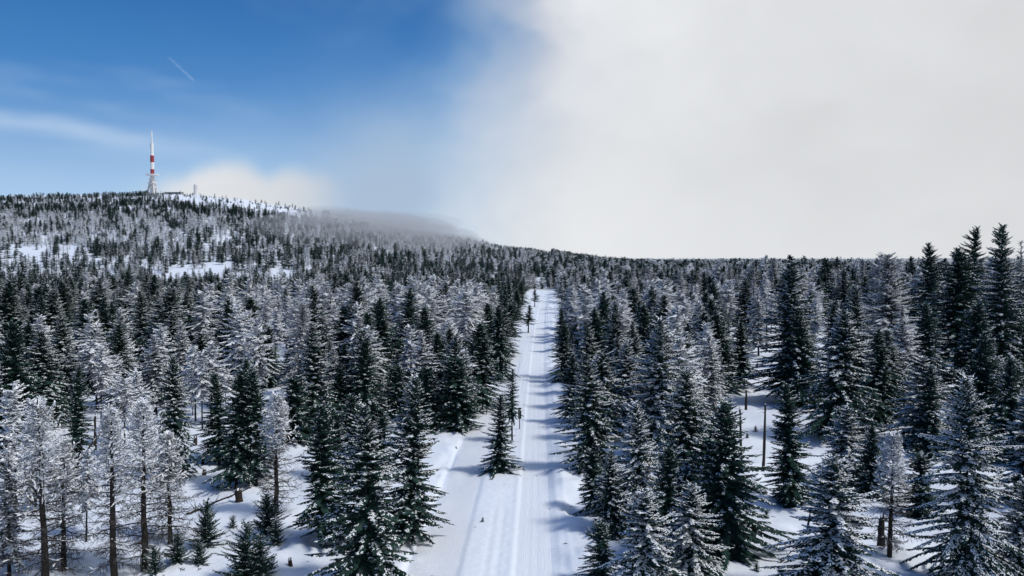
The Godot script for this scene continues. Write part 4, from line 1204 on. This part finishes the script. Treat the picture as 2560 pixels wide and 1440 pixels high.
# ---------------------------------------------------------------- small things
func _small_things() -> void:
	# the sign on its post between the tracks
	var o := thing("trail_sign", on_ground(0.8, -82.3, 0.1), 0.12)
	tag(o, "dark narrow trail sign with funnel-shaped top on post beside the ski track", "sign")
	part("post", boxes([[Vector3(0, 0.55, 0), Vector3(0.085, 1.3, 0.085)]]), o, M.post_wood)
	for k in [-1.0, 1.0]: part("board", boxes([[Vector3(k * 0.095, 1.62, 0), Vector3(0.16, 0.86, 0.06)]]), o, M.sign_wood)
	part("rail", boxes([[Vector3(0, 1.62, 0.012), Vector3(0.022, 0.84, 0.05)]]), o, M.sign_rail)
	part("neck", boxes([[Vector3(0, 2.1, 0), Vector3(0.05, 0.14, 0.05)]]), o, M.post_wood)
	part("funnel_top", lathe([Vector2(0.0, 2.09), Vector2(0.04, 2.1), Vector2(0.2, 2.27), Vector2(0.21, 2.33), Vector2(0.0, 2.34)], 16), o, M.sign_wood)
	# poles that mark the far verge
	var p := thing("marker_pole", on_ground(1.9, -236.0, 0.1))
	tag(p, "thin marker pole on the left verge near the lone spruces", "pole")
	part("pole", boxes([[Vector3(0, 1.2, 0), Vector3(0.12, 2.6, 0.12)]]), p, M.post_wood)
	part("pole_cap", boxes([[Vector3(0, 2.53, 0), Vector3(0.16, 0.08, 0.16)]]), p, M.sign_wood)
	# the leaning dead trunk and the fallen bough
	fallen("leaning_trunk", Vector3(-37.6, 0.1, -67.5), Vector3(-36.6, 4.3, -73.5), 0.14, "long dead trunk leaning across between standing trees on the left slope")
	fallen("fallen_bough", Vector3(-23.0, 0.12, -55.2), Vector3(-19.6, 0.9, -58.6), 0.10, "fallen bare bough lying on the snow left of the tall stump")
	fallen("fallen_bough", Vector3(-24.2, 0.1, -62.4), Vector3(-21.8, 0.35, -61.2), 0.07, "small fallen bough on the snow under the dense left clump")
	fallen("fallen_bough", Vector3(15.6, 0.1, -45.6), Vector3(17.2, 0.75, -46.6), 0.05, "bare twisted bough poking from the snow left of the large white-draped spruce")
	# bare earth and stones where the snow has slid off, under the clear-trunked spruce
	for r in [[19.4, -64.2, 1.5, 0.45, "upper dark rock ledge with a snow cap under the clear-trunked dark spruce"], [18.6, -60.6, 1.0, 0.38, "lower dark rock with a snow cap before the clear-trunked dark spruce"], [20.4, -60.3, 0.35, 0.45, "small dark stone right of the lower snow-capped rock"]]:
		rock(r[0], r[1], r[2], r[3], r[4])
	# twigs and bark that fell on the snow under the trees
	rng.seed = 4242
	var bits := []
	for r in SINGLE:
		if r[0] in ["tiny", "stump", "snag"] or r[2] < -125.0: continue
		for k in 5:
			var a := rng.randf() * TAU
			var dd: float = rng.randf_range(0.5, 1.7) * (1.0 + r[4])
			bits.append(Transform3D(Basis(Vector3.UP, rng.randf() * TAU).scaled(Vector3.ONE * rng.randf_range(0.5, 1.5)), on_ground(r[1] + cos(a) * dd, r[2] + sin(a) * dd, -0.01)))
	var bit := Mb.new()
	bit.tube([Vector3(-0.16, 0.0, 0.0), Vector3(0.0, 0.02, 0.02), Vector3(0.2, 0.0, 0.05)], [0.012, 0.012, 0.004], 4, Color(0.04, 0.033, 0.028))
	bit.kite(Vector3(0.0, 0.02, 0.02), Vector3(0.6, 0.1, 0.7).normalized(), Vector3.UP, 0.16, 0.02, Color(0.03, 0.04, 0.03))
	bit.kite(Vector3(0.04, 0.02, 0.02), Vector3(0.7, 0.15, -0.6).normalized(), Vector3.UP, 0.13, 0.02, Color(0.03, 0.04, 0.03))
	scatter("fallen_twigs", bit.mesh(M.bark), bits, "fallen twigs scattered on the snow under the near trees", "twigs")
	# low bushes on the bare summit snow
	rng.seed = 99
	var where := []
	for k in 260:
		var u := rng.randf_range(-0.45, -0.2)
		var r := ridge(u)
		var t := rng.randf_range(0.88, 1.0)
		var d := 430.0 + (r.x - 430.0) * t
		if nz.get_noise_2d(u * 9000.0, d * 1.5) < 0.08: continue
		where.append(Transform3D(Basis(Vector3.UP, rng.randf() * TAU).scaled(Vector3.ONE * rng.randf_range(0.7, 1.5)), on_ground(u * d, -d, 0.3)))
	var bush := coarse_tree("dark", 9, 2.6, 1.5, 2.6, {"pow": 0.35})
	scatter("summit_scrub", bush, where, "low dark scrub dotted over the bare snow of the summit", "scrub")

func fallen(called: String, a: Vector3, b: Vector3, r: float, label: String) -> void:
	rng.seed = hash(label)
	var g := on_ground(a.x, a.z)
	var o := thing(called, g)
	tag(o, label, "dead wood")
	var to := Vector3(b.x - a.x, b.y - a.y + ground(b.x, b.z) - g.y, b.z - a.z)
	var tr := Mb.new()
	var pts := []
	var rad := []
	for i in 8:
		var t := i / 7.0
		pts.append(Vector3(0, a.y - 0.15, 0) + to * t + Vector3(rng.randf_range(-1, 1), rng.randf_range(-0.5, 0.5), rng.randf_range(-1, 1)) * 0.05 * to.length() * 0.3)
		rad.append(r * lerpf(1.0, 0.3, t))
	tr.tube(pts, rad, 7, Color(0.038, 0.032, 0.028), true)
	part("trunk", tr.mesh(M.bark), o)
	for k in 7:
		var br := Mb.new()
		var i := 1 + k % 6
		var dir := (to.normalized() * 0.7 + Vector3(rng.randf_range(-1, 1), rng.randf_range(0.0, 1.0), rng.randf_range(-1, 1))).normalized()
		var l := rng.randf_range(0.4, 1.0) * to.length() * 0.22
		br.tube([pts[i], pts[i] + dir * l * 0.5, pts[i] + dir * l + Vector3(0, 0.1, 0)], [r * 0.35, r * 0.25, 0.006], 4, Color(0.038, 0.032, 0.028))
		part("branch", br.mesh(M.bark), o)
	var sn := Mb.new()
	for i in 7: sn.kite(pts[i] + Vector3(0, rad[i] + 0.015, 0), (pts[i + 1] - pts[i]).normalized(), Vector3.UP, (pts[i + 1] - pts[i]).length() * 0.9, rad[i] * 0.55, Color(0.78, 0.81, 0.85))
	part("snow_line", sn.mesh(M.rime), o)

func rock(x: float, z: float, r: float, h: float, label: String) -> void:
	rng.seed = hash(label)
	var o := thing("rock", on_ground(x, z, 0.1), rng.randf() * TAU)
	tag(o, label, "rock")
	for layer in 2:
		var st := SurfaceTool.new()
		st.begin(Mesh.PRIMITIVE_TRIANGLES)
		var s := SphereMesh.new()
		s.radius = 1.0
		s.height = 2.0
		s.radial_segments = 20
		s.rings = 10
		var arr := s.get_mesh_arrays()
		var v: PackedVector3Array = arr[Mesh.ARRAY_VERTEX]
		for i in v.size():
			var k := 1.0 + 0.5 * nz.get_noise_3d(v[i].x * 40.0 + x, v[i].y * 40.0, v[i].z * 40.0 + z)
			v[i] = v[i] * Vector3(r, h, r * 0.6) * k if layer == 0 else v[i] * Vector3(r * 0.97, h * 0.5, r * 0.6) * k + Vector3(0, h * 0.62, -r * 0.08)
		arr[Mesh.ARRAY_VERTEX] = v
		var src := ArrayMesh.new()
		src.add_surface_from_arrays(Mesh.PRIMITIVE_TRIANGLES, arr)
		st.append_from(src, 0, Transform3D())
		st.generate_normals()
		part("stone" if layer == 0 else "snow_cap", st.commit(), o, M.rock if layer == 0 else M.snow)

# ---------------------------------------------------------------- drifting cloud on the hill
func _mist() -> void:
	var banks := [                                       # position, size, density, tilt along the slope
		[Vector3(-238, 68, -1180), Vector3(220, 46, 760), 0.0017, 3.0],
		[Vector3(-196, 58, -1150), Vector3(230, 52, 820), 0.0019, 2.4],
		[Vector3(-152, 47, -1150), Vector3(210, 46, 820), 0.0019, 2.0],
		[Vector3(-116, 38, -1150), Vector3(170, 34, 800), 0.0017, 1.6],
		[Vector3(-205, 76, -1300), Vector3(250, 40, 700), 0.0010, 2.5],
		[Vector3(-175, 38, -1000), Vector3(230, 40, 560), 0.0014, 1.8],
		[Vector3(-96, 31, -1100), Vector3(130, 20, 760), 0.0013, 1.2],
		[Vector3(-265, 62, -1080), Vector3(120, 40, 500), 0.0012, 2.6],
		[Vector3(-52, 25, -1150), Vector3(150, 14, 700), 0.0011, 1.0],
		[Vector3(1080, 0, -1500), Vector3(2000, 36, 1900), 0.0042, 0.0],
		[Vector3(560, -1, -1700), Vector3(1250, 36, 1700), 0.0034, 0.0],
	]
	rng.seed = 606
	for k in 18:                                         # torn shreds along the edge of the mist
		var f := rng.randf()
		var at := Vector3(lerpf(-275, -70, f), lerpf(78, 28, f) + rng.randf_range(-12, 9), rng.randf_range(-1330, -1000))
		banks.append([at, Vector3(rng.randf_range(40, 120), rng.randf_range(8, 22), rng.randf_range(180, 380)), rng.randf_range(0.0012, 0.0036), rng.randf_range(0.5, 4.0)])
	for f in banks:
		var m := FogMaterial.new()
		m.density = f[2] * (0.72 if f[0].x < 0.0 else 1.0)
		m.albedo = Color(0.96, 0.98, 1.0)
		var o := FogVolume.new()
		o.name = numbered("cloud")
		o.shape = RenderingServer.FOG_VOLUME_SHAPE_ELLIPSOID
		o.size = f[1]
		o.position = f[0]
		o.rotation_degrees.x = f[3]
		o.material = m
		add_child(o, true)
		tag(o, "cloud drifting over the ridge", "cloud", "", "stuff")

var kinds := {}
const EXTRA := {
	"sapling": {"base": 0.02, "rime_lo": 0.2, "rime_hi": 0.45, "rime_in": 0.6, "rw": 0.5, "nb": 7, "wh": 0.13, "sp": 0.085, "tl": 0.28, "tw": 0.042, "sag": 0.1, "e_low": 0.1, "hang": 0.3},
	"roadside": {"base": 0.02, "rime_lo": 0.3, "rime_hi": 0.5, "rime_in": 0.62, "rw": 0.5, "nb": 8, "wh": 0.24, "sp": 0.12, "tl": 0.36, "tw": 0.06, "pow": 0.75},
	"slim": {"base": 0.36, "rime_lo": 0.2, "rime_hi": 0.45, "rime_in": 0.65, "rw": 0.46, "nb": 8, "wh": 0.22, "sp": 0.12, "tl": 0.34, "tw": 0.06, "pow": 0.8, "belly": 0.05},
	"lonely": {"base": 0.36, "rime_lo": 0.1, "rime_hi": 0.2, "rime_in": 0.7, "rw": 0.5, "nb": 7, "wh": 0.24, "sp": 0.12, "tl": 0.4, "tw": 0.065, "pow": 1.0, "belly": 0.02, "trunk": 0.026, "e_low": 0.0, "sag": 0.2},
}
